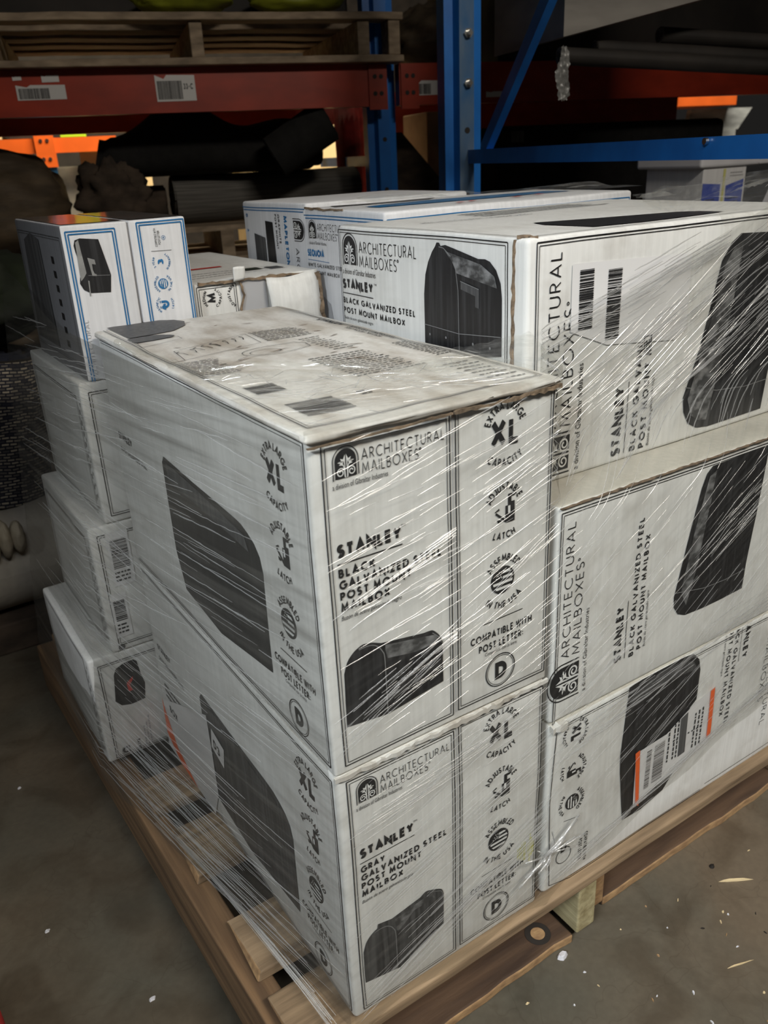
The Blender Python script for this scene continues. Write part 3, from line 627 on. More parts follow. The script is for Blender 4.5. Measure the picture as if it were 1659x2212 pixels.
ft.T('STANLEY', .2675, .461, .0085, .066, .24, .14, -90); ft.T('BLACK GALVANIZED STEEL', .2715, .376, .0055, .105, .2, .26, -90); ft.T('POST MOUNT MAILBOX', .2635, .376, .0055, .085, .2, .26, -90); ft.out('product_lettering')
bars(ft, .027, .044, .078, .090, True); ft.out('barcode'); bars(ft, .023, .140, .056, .175, True); ft.out('barcode')
for i in range(22):
    x, y = R.choice(((.2, .30), (.06, .31), (.23, .42), (.17, .21), (.1, .56))); x += R.gauss(0, .035); y += R.gauss(0, .05)
    if .01 < x < .27 and .02 < y < .6: X = ft.xf(x, y, R.uniform(-25, 25)); l = R.uniform(.004, .020); ft.poly([X(-l, 0), X(-l*.3, -.0012), X(l*.6, -.0007), X(l, .0003), X(l*.2, .0014)], 'stain'); ft.out('smudge')
C_, FC = carton(0, .288, 0, .616, ZP, .5, 'white carton with grey mailbox picture at the bottom of the near corner, marked yellow', 2, 'white', .006, mats={5: 'whitetop'})
front_panels(FC['front'], 'GRAY', True, -.0005); side_print(FC['left'], .616, True)
f = FC['front']
for i in range(9): x = .250+i*.0033+R.uniform(0, .001); h_ = R.uniform(.012, .035)*(1 if i < 4 else 1.4); f.rect(x, .105-h_*.5, x+R.uniform(.0012, .0028), .108+h_*.5, 'yellow')
f.out('marker_smear')
ragged([(-.001, -.0018, .4975), (.14, -.003, .4985), (.2885, -.002, .498)], .008, (0, 0, 1), 'crushed_top_edge', C_, 'whitetop', .0016, .15)
mb = MB(); fl = FC['left']; S = lambda u, v: fl.P(u, v, 3)
def sticker(face, u0, v0, u1, v1, k='label', rot=0): face.pic([(u0, v0), (u1, v0), (u1, v1), (u0, v1)], k, 2)
X = fl.xf(.616-.352, .167, -14); fl.poly([X(-.022, -.02), X(.022, -.02), X(.022, .02), X(-.022, .02)], 'label', 3); st = fl.out('sticker', None, 'small white sticker on the side print')
fl.T('D', *X(-.012, -.012), .016, .010, .22, -14, layer=4); fl.T('3', *X(.0, -.012), .016, .010, .22, -14, layer=4); fl.out('sticker_print', st)
fl.pic([(.0, .0), (.205, .0), (.235, .06), (.232, .205), (.0, .10)][:4]+[(.012, .105)], 'label', 2); st = fl.out('shipping_label', None, 'large white label with an orange wedge')
fl.pic([(.006, .105), (.014, .085), (.055, .030), (.135, .0), (.06, .0), (.004, .03)], 'orange', 3); fl.T('BOX', .045, .098, .014, .035, .24, .2, 0, 'ink2', layer=3); words(fl, .03, .118, .20, .15, 3, .005, 'ink2'); fl.out('label_print', st)
# lying cartons of the right-hand stack -----------------------------------------------------------
D_, FD = carton(.3015, .835, .063, .442, .712, .988, 'white carton lying on top of the right stack, black mailbox pictured on its left end', 3, 'white', .006)
f = FD['left']; U = lambda y: .442-y; Zz = -.712
f.frame(.003, .010, U(.092), .9825+Zz); f.out('panel_border')
brand(f, U(.431), .938+Zz, 1.42, 0, 1.0); f.out('brand_print')
f.T('STANLEY', U(.435), .9045+Zz, .0135, .077, .285, .12); f.B('TM', U(.355), .915+Zz, .004, .006); f.line((U(.436), .8985+Zz), (U(.358), .8985+Zz), .0012)
f.T('BLACK GALVANIZED STEEL', U(.436), .8845+Zz, .0082, .173, .21, .26); f.T('POST MOUNT MAILBOX', U(.436), .871+Zz, .0082, .150, .21, .26); f.B('Buz\u00f3n de acero galvanizado negro', U(.436), .8625+Zz, .006, .074, shear=.2); f.out('product_lettering')
Q = lambda y, z: (U(y), z+Zz)
f.pic([Q(.243, .852), Q(.243, .915), Q(.240, .938), Q(.234, .953), Q(.226, .965), Q(.220, .971), Q(.217, .9755), Q(.212, .9755), Q(.209, .972), Q(.20, .9735), Q(.14, .9625), Q(.128, .963), Q(.120, .961), Q(.110, .953), Q(.103, .940), Q(.101, .925), Q(.101, .862), Q(.170, .848)], 'pic')
f.pic([Q(.200, .967), Q(.135, .957), Q(.112, .946), Q(.108, .934), Q(.178, .944), Q(.185, .955)], 'pichi', 1); f.path([Q(.175, .852), Q(.176, .925), Q(.180, .948), Q(.190, .962), Q(.203, .970), Q(.212, .971)], .0010, 'picline', 1)
f.path([Q(.243, .879), Q(.176, .876), Q(.102, .883)], .0008, 'picline', 1); f.pic([Q(.171, .936), Q(.138, .930), Q(.138, .909), Q(.145, .910), Q(.145, .922), Q(.171, .927)], 'ink2', 1); f.path([Q(.171, .936), Q(.138, .930)], .0008, 'picline', 2)
for y in (.232, .20, .15, .12): f.disk(*Q(y, .868+.00*y), .0016, 'picline', 1, 8)
f.out('mailbox_picture')
ragged([(.3005, .082, .714), (.3000, .083, .80), (.3002, .0825, .90), (.3008, .082, .986)], .0035, (0, 1, 0), 'torn_edge', D_); ragged([(.302, .080, .9885), (.311, .070, .9888), (.318, .066, .987)], .005, (0, 0, 1), 'torn_edge', D_)
f = FD['front']; W = lambda x, z: (x-.3015, z-.712)
f.frame(.0125, -.02, .53, .2705, sides='ltr'); f.out('panel_border')
X_ = W(.3735, .722)
def brand_up(f, u, v, len_, hh, emb, k='ink'):
    """wordmark reading upward: emblem at the bottom, (u,v) lower right of emblem"""
    logo(f, u, v+emb*.5, emb, 90, k, .95); f.T('ARCHITECTURAL', u-.0165*hh, v+emb*1.14, .0125*hh, len_, .085, .24, 90, k); f.T('MAILBOXES', u+.0005*hh, v+emb*1.14, .0125*hh, len_*.69, .085, .24, 90, k)
    f.ring(u-.008*hh, v+emb*1.14+len_*.715, .0015, .001, k); f.B('a division of Gibraltar Industries', u+.0125*hh, v-.001, .0088*hh, len_*.66, 90, 0, k)
brand_up(f, *W(.3725, .7215), .192, 1.35, .050); f.out('brand_print')
f.T('STANLEY', *W(.4615, .7215), .0165, .086, .26, .14, 90); f.line(W(.4685, .722), W(.4685, .812), .001); f.T('BLACK GALVANIZED STEEL', *W(.4885, .7215), .0105, .215, .21, .28, 90); f.T('POST MOUNT MAILBOX', *W(.5055, .7215), .0105, .190, .21, .28, 90); f.B('Buz\u00f3n de acero galvanizado negro', *W(.514, .722), .007, .092, 90, .2); f.out('product_lettering')
f.pic([W(*p) for p in [(.573, .772), (.577, .752), (.588, .735), (.606, .7255), (.63, .7225), (.745, .7235), (.752, .80), (.752, .93), (.735, .952), (.715, .9615), (.653, .9645), (.636, .955), (.621, .935), (.606, .87), (.592, .82)]], 'pic')
f.pic([W(*p) for p in [(.582, .768), (.592, .745), (.61, .735), (.625, .733), (.64, .80), (.655, .90), (.66, .955), (.642, .948), (.628, .93), (.614, .87)]], 'pichi', 1)
f.path([W(*p) for p in [(.575, .785), (.64, .77), (.70, .764), (.75, .765)]], .001, 'picline', 1); f.out('mailbox_picture')
f.pic([W(.366, .956), W(.366, .885), W(.425, .862), W(.545, .850), (.565-.3015, .860-.712), W(.562, .950)], 'label', 1); lb = f.out('shipping_label', None, 'clear pouch label with two barcodes')
bars(f, *W(.377, .885), *W(.399, .949), True); bars(f, *W(.421, .868), *W(.443, .945), True)
lb2 = f.mb; f.mb = MB()
for x, z0, z1 in ((.371, .90, .94), (.405, .89, .95), (.413, .89, .95), (.449, .87, .94), (.462, .86, .945), (.470, .88, .945), (.505, .87, .94), (.515, .88, .94), (.525, .86, .93), (.54, .88, .94)):
    z = z0
    while z < z1: e = z+R.uniform(.003, .009); f.rect(*W(x, z), *W(x+.0028, e), 'ink'); z = e+.0018
    f.out('label_print', lb)
f.B('C7000357', *W(.3745, .892), .006, .026, 90); f.out('label_print', lb)
f.off = .0022; f.mb = MB(); bars(f, *W(.377, .885), *W(.399, .949), True); f.out('barcode', lb); bars(f, *W(.421, .868), *W(.443, .945), True); f.out('barcode', lb)
f.path([W(.489, .845), W(.489, .862), W(.501, .862), W(.501, .845), W(.489, .845)], .0015); f.T('H', *W(.492, .847), .012, .007, .22); f.out('label_print', lb); f.off = .0009
f = FD['top']; f.pic([(.126, .028), (.118, .10), (.13, .133), (.20, .112), (.33, .082), (.352, .062), (.356, .03), (.30, .024), (.2, .020)], 'pic'); f.out('mailbox_picture')
f.frame(.004, .006, .52, .37, sides='lb'); f.out('panel_border'); f.T('ARCHITECTURAL MAILBOXES', .06, .262, .016, .18, .09, .2, -4); f.out('brand_print'); words(f, .18, .28, .44, .35, 4, .006); f.out('product_lettering')
E_, FE = carton(.3015, .835, .004, .40, .4215, .712, 'white carton in the middle of the right stack, wordmark reading upward on its front', 4, 'white', .006, mats={5: 'cream'})
f = FE['front']; W = lambda x, z: (x-.3015, z-.4215)
f.frame(.004, -.02, .53, .2815, sides='ltr'); f.out('panel_border'); ragged([(.303, .0025, .7105), (.42, .0015, .711), (.60, .001, .7105), (.83, .002, .711)], .0022, (0, 0, 1), 'torn_edge', E_)
brand_up(f, *W(.3455, .4515), .178, 1.05, .052); f.out('brand_print')
f.T('STANLEY', *W(.4225, .467), .0140, .081, .26, .14, 90); f.line(W(.429, .468), W(.429, .552), .001); f.T('BLACK GALVANIZED STEEL', *W(.4455, .466), .0088, .195, .21, .28, 90); f.T('POST MOUNT MAILBOX', *W(.460, .472), .0088, .163, .21, .28, 90); f.B('Buz\u00f3n de acero galvanizado negro', *W(.4675, .472), .006, .082, 90, .2); f.out('product_lettering')
f.pic([W(*p) for p in [(.519, .526), (.521, .510), (.530, .497), (.545, .4905), (.58, .4885), (.626, .4885), (.668, .4895), (.670, .528), (.678, .60), (.684, .700), (.566, .698), (.556, .69), (.549, .672), (.536, .61)]], 'pic')
f.pic([W(*p) for p in [(.532, .53), (.545, .505), (.56, .56), (.572, .65), (.575, .69), (.562, .685), (.545, .61)]], 'pichi', 1); f.path([W(*p) for p in [(.52, .532), (.58, .520), (.625, .518), (.669, .520)]], .001, 'picline', 1); f.out('mailbox_picture')
F_, FF = carton(.3015, .835, .002, .40, ZP, .4215, 'white carton at the bottom of the right stack with orange striped label on its front', 5, 'white', .007, mats={5: 'cream'})
f = FF['front']; W = lambda x, z: (x-.3015, z-ZP)
f.frame(.010, .0115, .53, .2745, sides='tr'); f.path([(.010, .012), (.006, .10), (.004, .16), (.008, .24), (.010, .27)], .0012); f.path([(.010, .012), (.05, .0025)], .0012); f.line((.05, .0025), (.33, .006), .0012); f.line((.34, .014), (.53, .014), .0012); f.line((.05, .0055), (.33, .009), .0008); f.out('panel_border')
# features column lies rotated on this carton: each symbol is turned a quarter
for (t1, t2, z) in (('EXTRA LARGE', 'CAPACITY', .393), ('ADJUSTABLE', 'LATCH', .336), ('ASSEMBLED', 'IN THE USA', .282)):
    c0 = W(.346, z); f.arcT(t1, c0[0], c0[1], .0160, .0062, 90, True, .2, .14, rot=-90, sq=.85); f.arcT(t2, c0[0]+.001, c0[1], .0250, .0056, 90, False, .2, .14, rot=-90, sq=.85)
f.T('XL', *W(.3370, .4055), .0190, .0250, .25, .16, -90); latch(f, *W(.345, .335), .022, -90); flag(f, *W(.346, .282), .0122, -90)
f.line(W(.333, .2545), W(.360, .249), .0008); f.T('COMPATIBLE WITH', *W(.374, .212), .0065, .052, .2, .2, -90); f.T('POST LETTER:', *W(.364, .205), .0065, .040, .2, .2, -90); c0 = W(.336, .194); f.ring(*c0, .0135, .0011); f.T('D', c0[0]-.006, c0[1]+.006, .013, .011, .26, -90); f.out('feature_icons')
f.pic([W(*p) for p in [(.4505, .189), (.437, .28), (.4345, .312), (.441, .419), (.50, .425), (.548, .4245), (.572, .419), (.587, .404), (.592, .385), (.591, .335), (.578, .326), (.568, .25), (.563, .228), (.536, .198), (.49, .187)]], 'pic')
f.pic([W(*p) for p in [(.447, .405), (.50, .418), (.55, .417), (.575, .405), (.584, .39), (.52, .395), (.44, .38)]], 'ink2', 1); f.out('mailbox_picture')
f.pic([W(*p) for p in [(.466, .300), (.470, .206), (.632, .238), (.628, .337), (.590, .332), (.53, .302)]], 'label', 2); lb = f.out('shipping_label', None, 'white courier label with orange end strips')
f.off = .0028; f.pic([W(*p) for p in [(.463, .302), (.472, .304), (.481, .200), (.474, .206)]], 'orange', 1); f.out('orange_strip', lb); f.pic([W(*p) for p in [(.620, .338), (.629, .341), (.633, .255), (.624, .252)]], 'orange', 1); f.out('orange_strip', lb)
bars(f, *W(.489, .225), *W(.499, .292), True); bars(f, *W(.505, .228), *W(.527, .295), True); f.out('barcode', lb)
for x in (.534, .545, .552, .578, .586, .596, .604): words(f, *W(x, .25), *W(x+.003, .315), 1, .003, rot=0); z = .252
for x in (.534, .546, .553, .590, .598, .606):
    z = .25
    while z < .312: e = z+R.uniform(.003, .009); f.rect(*W(x, z), *W(x+.0028, e), 'ink'); z = e+.0018
f.mb.f and f.out('label_print', lb)
f.pic([W(.560, .248), W(.575, .250), W(.573, .322), W(.558, .316)], 'ink2'); f.out('data_block', lb); f.off = .0009
f.T('STANLEY', *W(.690, .441), .0125, .078, .26, .14, -90); f.line(W(.682, .441), W(.682, .362), .0009); f.T('BLACK GALVANIZED STEEL', *W(.667, .440), .0090, .185, .21, .28, -90); f.T('POST MOUNT MAILBOX', *W(.652, .436), .0090, .160, .21, .28, -90); f.B('Buz\u00f3n de acero galvanizado negro', *W(.643, .432), .006, .08, -90, .2); f.out('product_lettering')
logo(f, *W(.752, .405), .045, -90, 'ink', .95); f.T('ARCHITECTURAL', *W(.768, .375), .0125, .17, .085, .24, -90); f.T('MAILBOXES', *W(.752, .375), .0125, .118, .085, .24, -90); f.out('brand_print')
ragged([(.3015, .0, .418), (.31, -.002, .4195), (.325, -.0015, .419)], .012, (0, 0, 1), 'torn_edge', F_, 'whitetop', .003)
# left stack behind the near cartons ---------------------------------------------------------------
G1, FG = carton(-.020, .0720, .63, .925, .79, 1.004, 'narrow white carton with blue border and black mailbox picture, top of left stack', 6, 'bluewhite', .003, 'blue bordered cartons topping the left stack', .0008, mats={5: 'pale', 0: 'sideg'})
f = FG['front']; W = lambda x, z: (x+.020, z-.79)
f.frame(.006, -.02, .0735, .2055, 'blue', .0018, .0036, .0018, sides='ltr'); f.out('panel_border')
f.pic([W(*p) for p in [(.004, .986), (.029, .983), (.0385, .934), (.0345, .911), (.006, .913), (-.002, .918), (-.006, .927), (-.0045, .935), (.002, .938), (-.0045, .968), (-.0055, .977), (-.003, .984)]], 'pic'); f.pic([W(*p) for p in [(-.003, .981), (.0015, .984), (.005, .940), (.0005, .934), (-.004, .930), (-.004, .940)]], 'picl', 1)
f.pic([W(*p) for p in [(.0095, .960), (.0190, .9565), (.0195, .950), (.0145, .951), (.0145, .943), (.0160, .938), (.0185, .937), (.0185, .9345), (.0125, .9355)]], 'picl', 1); f.pic([W(.0055, .930), W(.0072, .929), W(.006, .909), W(.0045, .909)], 'picl', 1); f.path([W(.007, .9365), W(.037, .934)], .0006, 'picline', 1); f.out('mailbox_picture')
f.T('ARCHITECTURAL', *W(-.004, .79), .006, .087, .09, .25, 90, 'pale'); f.out('brand_print')
f = FG['left']; f.pic([(.02, .03), (.05, .185), (.10, .197), (.15, .19), (.16, .03)], 'ink2'); f.frame(.012, .02, .285, .198, 'ink2'); f.out('mailbox_picture')
for i in range(7): f.rect(.215, .04+i*.02, .228, .05+i*.02, 'ink')
f.out('product_lettering')
f = FG['top']; f.pic([(.004, .008), (.088, .008), (.088, .288), (.004, .288)], 'glossdark'); f.out('glossy_top')
G2, FG2 = carton(.0745, .1570, .63, .925, .79, 1.004, 'narrow white carton with blue symbols and blue border, right of the mailbox picture one', 7, 'bluewhite', .003, 'blue bordered cartons topping the left stack', .0008)
f = FG2['front']; W = lambda x, z: (x-.0745, z-.79)
f.frame(.0105, -.02, .0795, .2105, 'blue', .0018, .0036, .0018, sides='ltr'); f.out('panel_border')
f.T('COMPATIBLE WITH', *W(.1115, .966), .0035, .025, .16, .2, 90); f.T('POST LETTER', *W(.1165, .9685), .0035, .019, .16, .2, 90); f.ring(*W(.1215, .9775), .0028, .0005, 'blue'); f.T('A', *W(.1228, .976), .0026, .003, .18, .2, 90, 'blue'); f.line(W(.101, .9605), W(.131, .9595), .0005); f.out('product_lettering')
f.T('3', *W(.1165, .9405), .0085, .008, .26, rot=90, k='blue'); flag(f, *W(.1115, .914), .0075, 90, 'blue'); magnet(f, *W(.110, .8845), .0125, 90)
for (t1, t2, z, x) in (('3 YEAR', 'WARRANTY', .9445, .1135), ('ASSEMBLED', 'IN THE USA', .914, .1115), ('MAGNETIC', 'LATCH', .8845, .110)): c0 = W(x, z); f.arcT(t1, *c0, .0105, .0032, 90, True, .18, .2, 'blue', 90); f.arcT(t2, *c0, .0140, .0032, 90, False, .18, .2, 'blue', 90)
f.out('feature_icons')
f = FG2['top']; f.pic([(.003, .008), (.079, .008), (.079, .288), (.003, .288)], 'glossdark'); f.out('glossy_top')
def left_box(x0, x1, z0, z1, label, seed): return carton(x0, x1, .63, .945, z0, z1, label, seed, 'white', .005, 'cartons of the left stack', .002)
B2, f2_ = left_box(-.036, .157, .567, .79, 'white carton directly under the blue bordered cartons, behind hazy film', 8)
f = f2_['front']; f.frame(.012, .012, .18, .208); f.out('panel_border')
B3, f3_ = left_box(-.063, .13, .345, .567, 'white carton with two barcode labels, second from bottom of left stack', 9)
f = f3_['front']; f.frame(.012, .012, .18, .207); f.out('panel_border')
for (z0, z1, x0, x1) in ((.116, .208, .024, .058), (.026, .104, .012, .038)):
    f.pic([(x0, z0), (x1, z0), (x1, z1), (x0, z1)], 'label', 1); lb = f.out('shipping_label'); f.off = .002
    bars(f, x0+.004, z0+.03, x1-.004, z1-.012, True); words(f, x0+.004, z0+.006, x1-.004, z0+.026, 3, .003); f.out('barcode', lb); f.off = .0009
B4, f4_ = left_box(-.105, .09, ZP, .345, 'white carton with dark window-like mailbox picture at the bottom of left stack', 10)
f = f4_['front']; W = lambda x, z: (x+.105, z-ZP)
f.frame(.014, .006, .18, .19); f.out('panel_border')
f.pic([W(*p) for p in [(-.075, .256), (-.069, .305), (-.064, .316), (-.05, .322), (-.034, .323), (-.029, .318), (-.026, .29), (-.022, .272), (-.026, .242), (-.05, .240), (-.066, .244)]], 'pic'); f.pic([W(-.052, .283), W(-.040, .292), W(-.041, .286), W(-.047, .278), W(-.044, .266), W(-.051, .266)], 'redprint', 1); f.out('mailbox_picture')
logo(f, *W(-.066, .1555), .013, 90, 'ink2'); f.out('brand_print'); f.T('ELITE', *W(-.047, .146), .0052, .022, .22, .2, 90); 
for x, e in ((-.038, .19), (-.033, .195), (-.028, .205)):
    z = .143
    while z < e: q = z+R.uniform(.003, .008); f.rect(*W(x, z), *W(x+.0022, q), 'pale'); z = q+.0015
f.out('product_lettering')
f = f3_['front']; f.disk(.016, .008, .0055, 'ink2'); f.out('punched_hole')
for ff in (f2_, f3_, f4_):
    f = ff['left']; f.frame(.02, .012, .29, .20)
    for i in range(10): f.rect(.296, .02+i*.017, .2985, .028+i*.017, 'ink'); f.rect(.305, .025+i*.018, .3070, .031+i*.018, 'ink')
    f.out('panel_border')
# torn carton between the stacks --------------------------------------------------------------------
T_, FT = carton(.165, .378, .648, 1.10, .62, .905, 'white carton with torn open front lying between the left stack and blue printed cartons', 11, 'white', .004, amp=.002)
f = FT['front']; W = lambda x, z: (x-.165, z-.62)
f.frame(.003, .10, .068, .280, sides='ltr', w0=.001); f.T('M', *W(.198, .875), .013, .0145, .26, rot=90); f.arcT('MEDIUM', *W(.192, .882), .0120, .0045, 90, True, .18, .2, rot=90); f.arcT('CAPACITY', *W(.192, .882), .0160, .0045, 90, False, .18, .2, rot=90); f.arcT('ADJUSTABLE', *W(.238, .882), .0160, .0045, 90, True, .18, .2, rot=90); f.out('feature_icons')
mb = MB(); mb.add([(.240, .6465, .903), (.282, .6465, .901), (.286, .6462, .80), (.238, .6462, .80)], [(3, 2, 1, 0)], 'pale'); build(mb, 'inner_liner', T_)
ragged([(.239, .6445, .90), (.243, .6445, .88), (.236, .6445, .86), (.240, .6445, .82)], .004, (1, 0, 0), 'torn_edge', T_); ragged([(.17, .645, .904), (.23, .644, .9035), (.29, .644, .903), (.376, .645, .902)], .005, (0, 0, 1), 'torn_edge', T_)
mb = MB(); wp = warper(77, .005, 16)
mb.grid(lambda a, b_: wp(Vector((.283+a*.088, .642-.012*b_*(1-b_)*3-.006*math.sin(a*3), .903-b_*.11))), 10, 10, 'white'); o = build(mb, 'torn_flap', T_, smooth=True); o.modifiers.new('s', 'SOLIDIFY').thickness = .003
ragged([(.371, .640, .902), (.376, .636, .88), (.372, .630, .85), (.377, .634, .80)], .009, (1, 0, .2), 'torn_edge', T_, thick=.004)
mb = MB(); wp = warper(78, .006, 20); mb.grid(lambda a, b_: wp(Vector((.226+a*.018, .640-b_*.004, .902+b_*.020))), 6, 5, 'white'); o = build(mb, 'torn_flap', T_, smooth=True); o.modifiers.new('s', 'SOLIDIFY').thickness = .0025
f = FT['top']; words(f, .02, .05, .20, .12, 3, .004, 'pale'); f.pic([(.06, .17), (.12, .17), (.12, .185), (.06, .185)], 'redprint'); f.pic([(.125, .08), (.155, .08), (.155, .11), (.125, .11)], 'greenc'); f.pic([(.165, .07), (.19, .07), (.19, .10), (.165, .10)], 'ink2'); f.out('product_lettering')
# blue printed cartons behind the right stack ---------------------------------------------------------
S_, FS = carton(.388, .905, .455, .695, .735, .998, 'white carton with double blue lines and orange scraps on top, behind the right stack', 12, 'bluewhite', .005)
f = FS['left']; W = lambda y, z: (.695-y, z-.735)
f.frame(.0, -.02, .238, .252, 'blue', .0016, .0045, .0016, sides='t'); f.out('panel_border'); brand(f, *W(.683, .9515), 1.0, 0, 1.05); f.mb.f and f.out('brand_print')
f.T('SEQUOIA', *W(.692, .9225), .0115, .056, .26, .12, k='blue'); f.line(W(.692, .917), W(.62, .916), .0008, 'blue'); f.T('WHITE GALVANIZED STEEL', *W(.693, .906), .0062, .118, .18, .26, k='ink2'); f.T('POST MOUNT MAILBOX', *W(.693, .8945), .0062, .103, .18, .26, k='ink2'); f.out('product_lettering')
f.pic([W(.665, .80), W(.665, .845), W(.645, .86), W(.625, .85), W(.612, .80)], 'pale'); f.out('mailbox_picture')
f = FS['front']; f.frame(.004, -.02, .51, .252, 'blue', .0016, .0045, .0016, sides='tlr'); f.pic([(.006, .235), (.09, .235), (.09, .246), (.006, .246)], 'blue'); f.out('panel_border')
f = FS['top']; f.pic([(.05, .09), (.47, .10), (.46, .16), (.20, .17), (.10, .15), (.05, .13)], 'blue'); f.pic([(.03, .19), (.22, .19), (.26, .225), (.04, .225)], 'ink2'); f.out('panel_print')
for (a, b_) in ((.16, .035), (.19, .04), (.30, .06), (.36, .07)): X = f.xf(a, b_, R.uniform(-10, 20)); f.poly([X(0, 0), X(.022, .002), X(.02, .012), X(.003, .010)], 'redprint', 2)
f.poly([(.19, .045), (.36, .074), (.37, .068), (.2, .036)], 'film'); f.out('tape_scraps')
ragged([(.3875, .57, .9975), (.3870, .63, .997), (.3875, .69, .998)], .004, (0, 0, 1), 'torn_edge', S_)
P_, FP = carton(.402, .75, .715, .97, .74, 1.004, 'white carton with blue line and dark rectangles on its side, beyond the orange-scrapped one', 13, 'bluewhite', .005)
f = FP['left']; W = lambda y, z: (.97-y, z-.74)
f.frame(.003, -.02, .252, .254, 'blue', .0016, .0045, .0016, sides='t'); f.out('panel_border'); f.T('MAPLETON', *W(.798, .982), .0115, .085, .26, .12, -90, 'blue'); f.T('GRAPHITE', *W(.820, .984), .0065, .05, .2, .2, -90, 'ink2'); f.T('POST MOUNT', *W(.832, .984), .0065, .06, .2, .2, -90, 'ink2'); f.out('product_lettering'); logo(f, *W(.762, .960), .036, -90); f.T('ARCHIT', *W(.76, .93), .012, .07, .085, .24, -90); f.out('brand_print')
f.pic([W(.872, .972), W(.842, .97), W(.838, .89), W(.872, .89)], 'pic'); f.pic([W(.925, .948), W(.878, .942), W(.878, .89), W(.925, .89)], 'ink2'); f.out('mailbox_picture'); f.T('D', *W(.955, .982), .007, .006, .25, rot=-90, k='blue'); f.T('A', *W(.955, .955), .006, .006, .25, rot=-90, k='blue'); f.out('feature_icons')
for (x0, x1, y0, y1, z0, z1) in ((.165, .378, .648, 1.10, ZP, .38), (.165, .378, .648, 1.10, .38, .62), (.402, .905, .455, .97, ZP, .44), (.402, .905, .455, .97, .44, .735)):
    carton(x0, x1, y0, y1, z0, z1, 'plain white carton hidden inside the load under the upper cartons', 20+int(z0*10), 'white', .004, 'inner support cartons')

# ------------------------------------------------------------------ stretch wrap
W_ = thing('stretch_wrap', (.3, -.01, .10), 'clear stretch film wound around the stacked cartons, full of shiny creases', 'plastic wrap')
def lerp(a, b_, t): return a+(b_-a)*t
def sst(a, b_, x): t = min(1, max(0, (x-a)/(b_-a))); return t*t*(3-2*t)
def kx(x): return .28*x if x < .29 else .28*.29+.62*(x-.29)
def ztop(x):
    return .868 if x < .27 else .868+.30*(x-.27)
def front(x, z, wr=1.):
    y = -.0075
    if x > .285:
        t = sst(.285, .315, x); ys = -.005 if z < .695 else lerp(-.005, .054, sst(.695, .79, z)); y = lerp(y, ys, t)
    v = z-kx(x)
    y += wr*(.0013*noise.noise(Vector((x*7, v*70, 1)))+.0016*noise.noise(Vector((x*4, v*22, 5))))-.0012*wr
    if z < .20: y -= .004*(.20-z)/.06
    return Vector((x, y, z))
mb = MB(); x0, x1 = -.006, .842
def fz(a, b_): x = lerp(x0, x1, a); return x, lerp(.128+.02*math.sin(x*9)+.01*math.sin(x*31) if x < .3 else .148+.25*(x-.30)+.004*math.sin(x*40), ztop(x), b_)
mb.grid(lambda a, b_: front(*fz(a, b_)), 110, 150, 'film', uvf=lambda a, b_: (fz(a, b_)[0], fz(a, b_)[1]-kx(fz(a, b_)[0]))); build(mb, 'front_film', W_, True)
# film folded over the near carton's top
edge = [(-.006, .60), (.005, .262), (.04, .235), (.085, .205), (.12, .165), (.155, .122), (.20, .135), (.25, .155), (.292, .16)]
def ytop(x):
    for (a, ya), (b_, yb) in zip(edge, edge[1:]):
        if a <= x <= b_: return lerp(ya, yb, (x-a)/(b_-a))
    return .16
def ftop(a, b_):
    x = lerp(-.007, .293, a); e = ytop(max(-.005, x)); e = min(e, .27); y = lerp(-.008, e, b_)
    h = .0015+.0035*sst(.02, .10, y)*abs(noise.noise(Vector((x*30, y*18, 2))))+.010*sst(.72, .95, b_)*abs(noise.noise(Vector((x*42, y*42, 9))))*(1 if b_ < .985 else .3)
    return Vector((x, y, .8622+h*.9+(0 if b_ > .02 else -.0)))
mb = MB(); mb.grid(ftop, 90, 60, 'filmtop', uvf=lambda a, b_: (a*.3, b_*.25)); build(mb, 'bunched_film_on_top', W_, True)
# film bridging from that top to the taller carton beside it
def bridge(a, b_):
    p = Vector((.165, .125, .865)).lerp(Vector((.298, .0, .868)), a); q = Vector((.2985, .105, .868)).lerp(Vector((.3, .056, .895)), a)
    r_ = p.lerp(q, b_); r_.z += .006*abs(noise.noise(r_*40))+.012*b_*(1-a)*b_; return r_
mb = MB(); mb.grid(bridge, 24, 20, 'filmtop', uvf=lambda a, b_: (a*.2, b_*.12)); build(mb, 'bridging_film', W_, True)
def dtop(a, b_):
    x = lerp(.60, .842, a); y0 = .054; L_ = .10+.25*a; t = b_*L_
    z = .9905 if t > .01 else lerp(.975, .9905, t/.01); y = y0+t-.0
    z += .002+.016*sst(.1, .6, a)*abs(noise.noise(Vector((x*18, y*22, 3))))+.05*a*a*(1-b_)
    return Vector((x, y-.004, z))
mb = MB(); mb.grid(dtop, 40, 40, 'filmtop', uvf=lambda a, b_: (a*.3, b_*.25)); build(mb, 'film_on_top', W_, True)
def rear(a, b_):
    x = lerp(.40, .90, a); y = .45-.02*a+b_*.18; return Vector((x, y, 1.0015+.022*math.sin(b_*3.1)*abs(noise.noise(Vector((x*9, y*12, 8))))+.004))
mb = MB(); mb.grid(rear, 40, 16, 'filmtop', uvf=lambda a, b_: (a*.4, b_*.2)); build(mb, 'film_on_top', W_, True)
def ftopf(x, y, wr=1.): e = min(ytop(max(-.005, x)), .27); return ftop((x+.007)/.30, min(1, max(0, (y+.008)/(e+.008))))
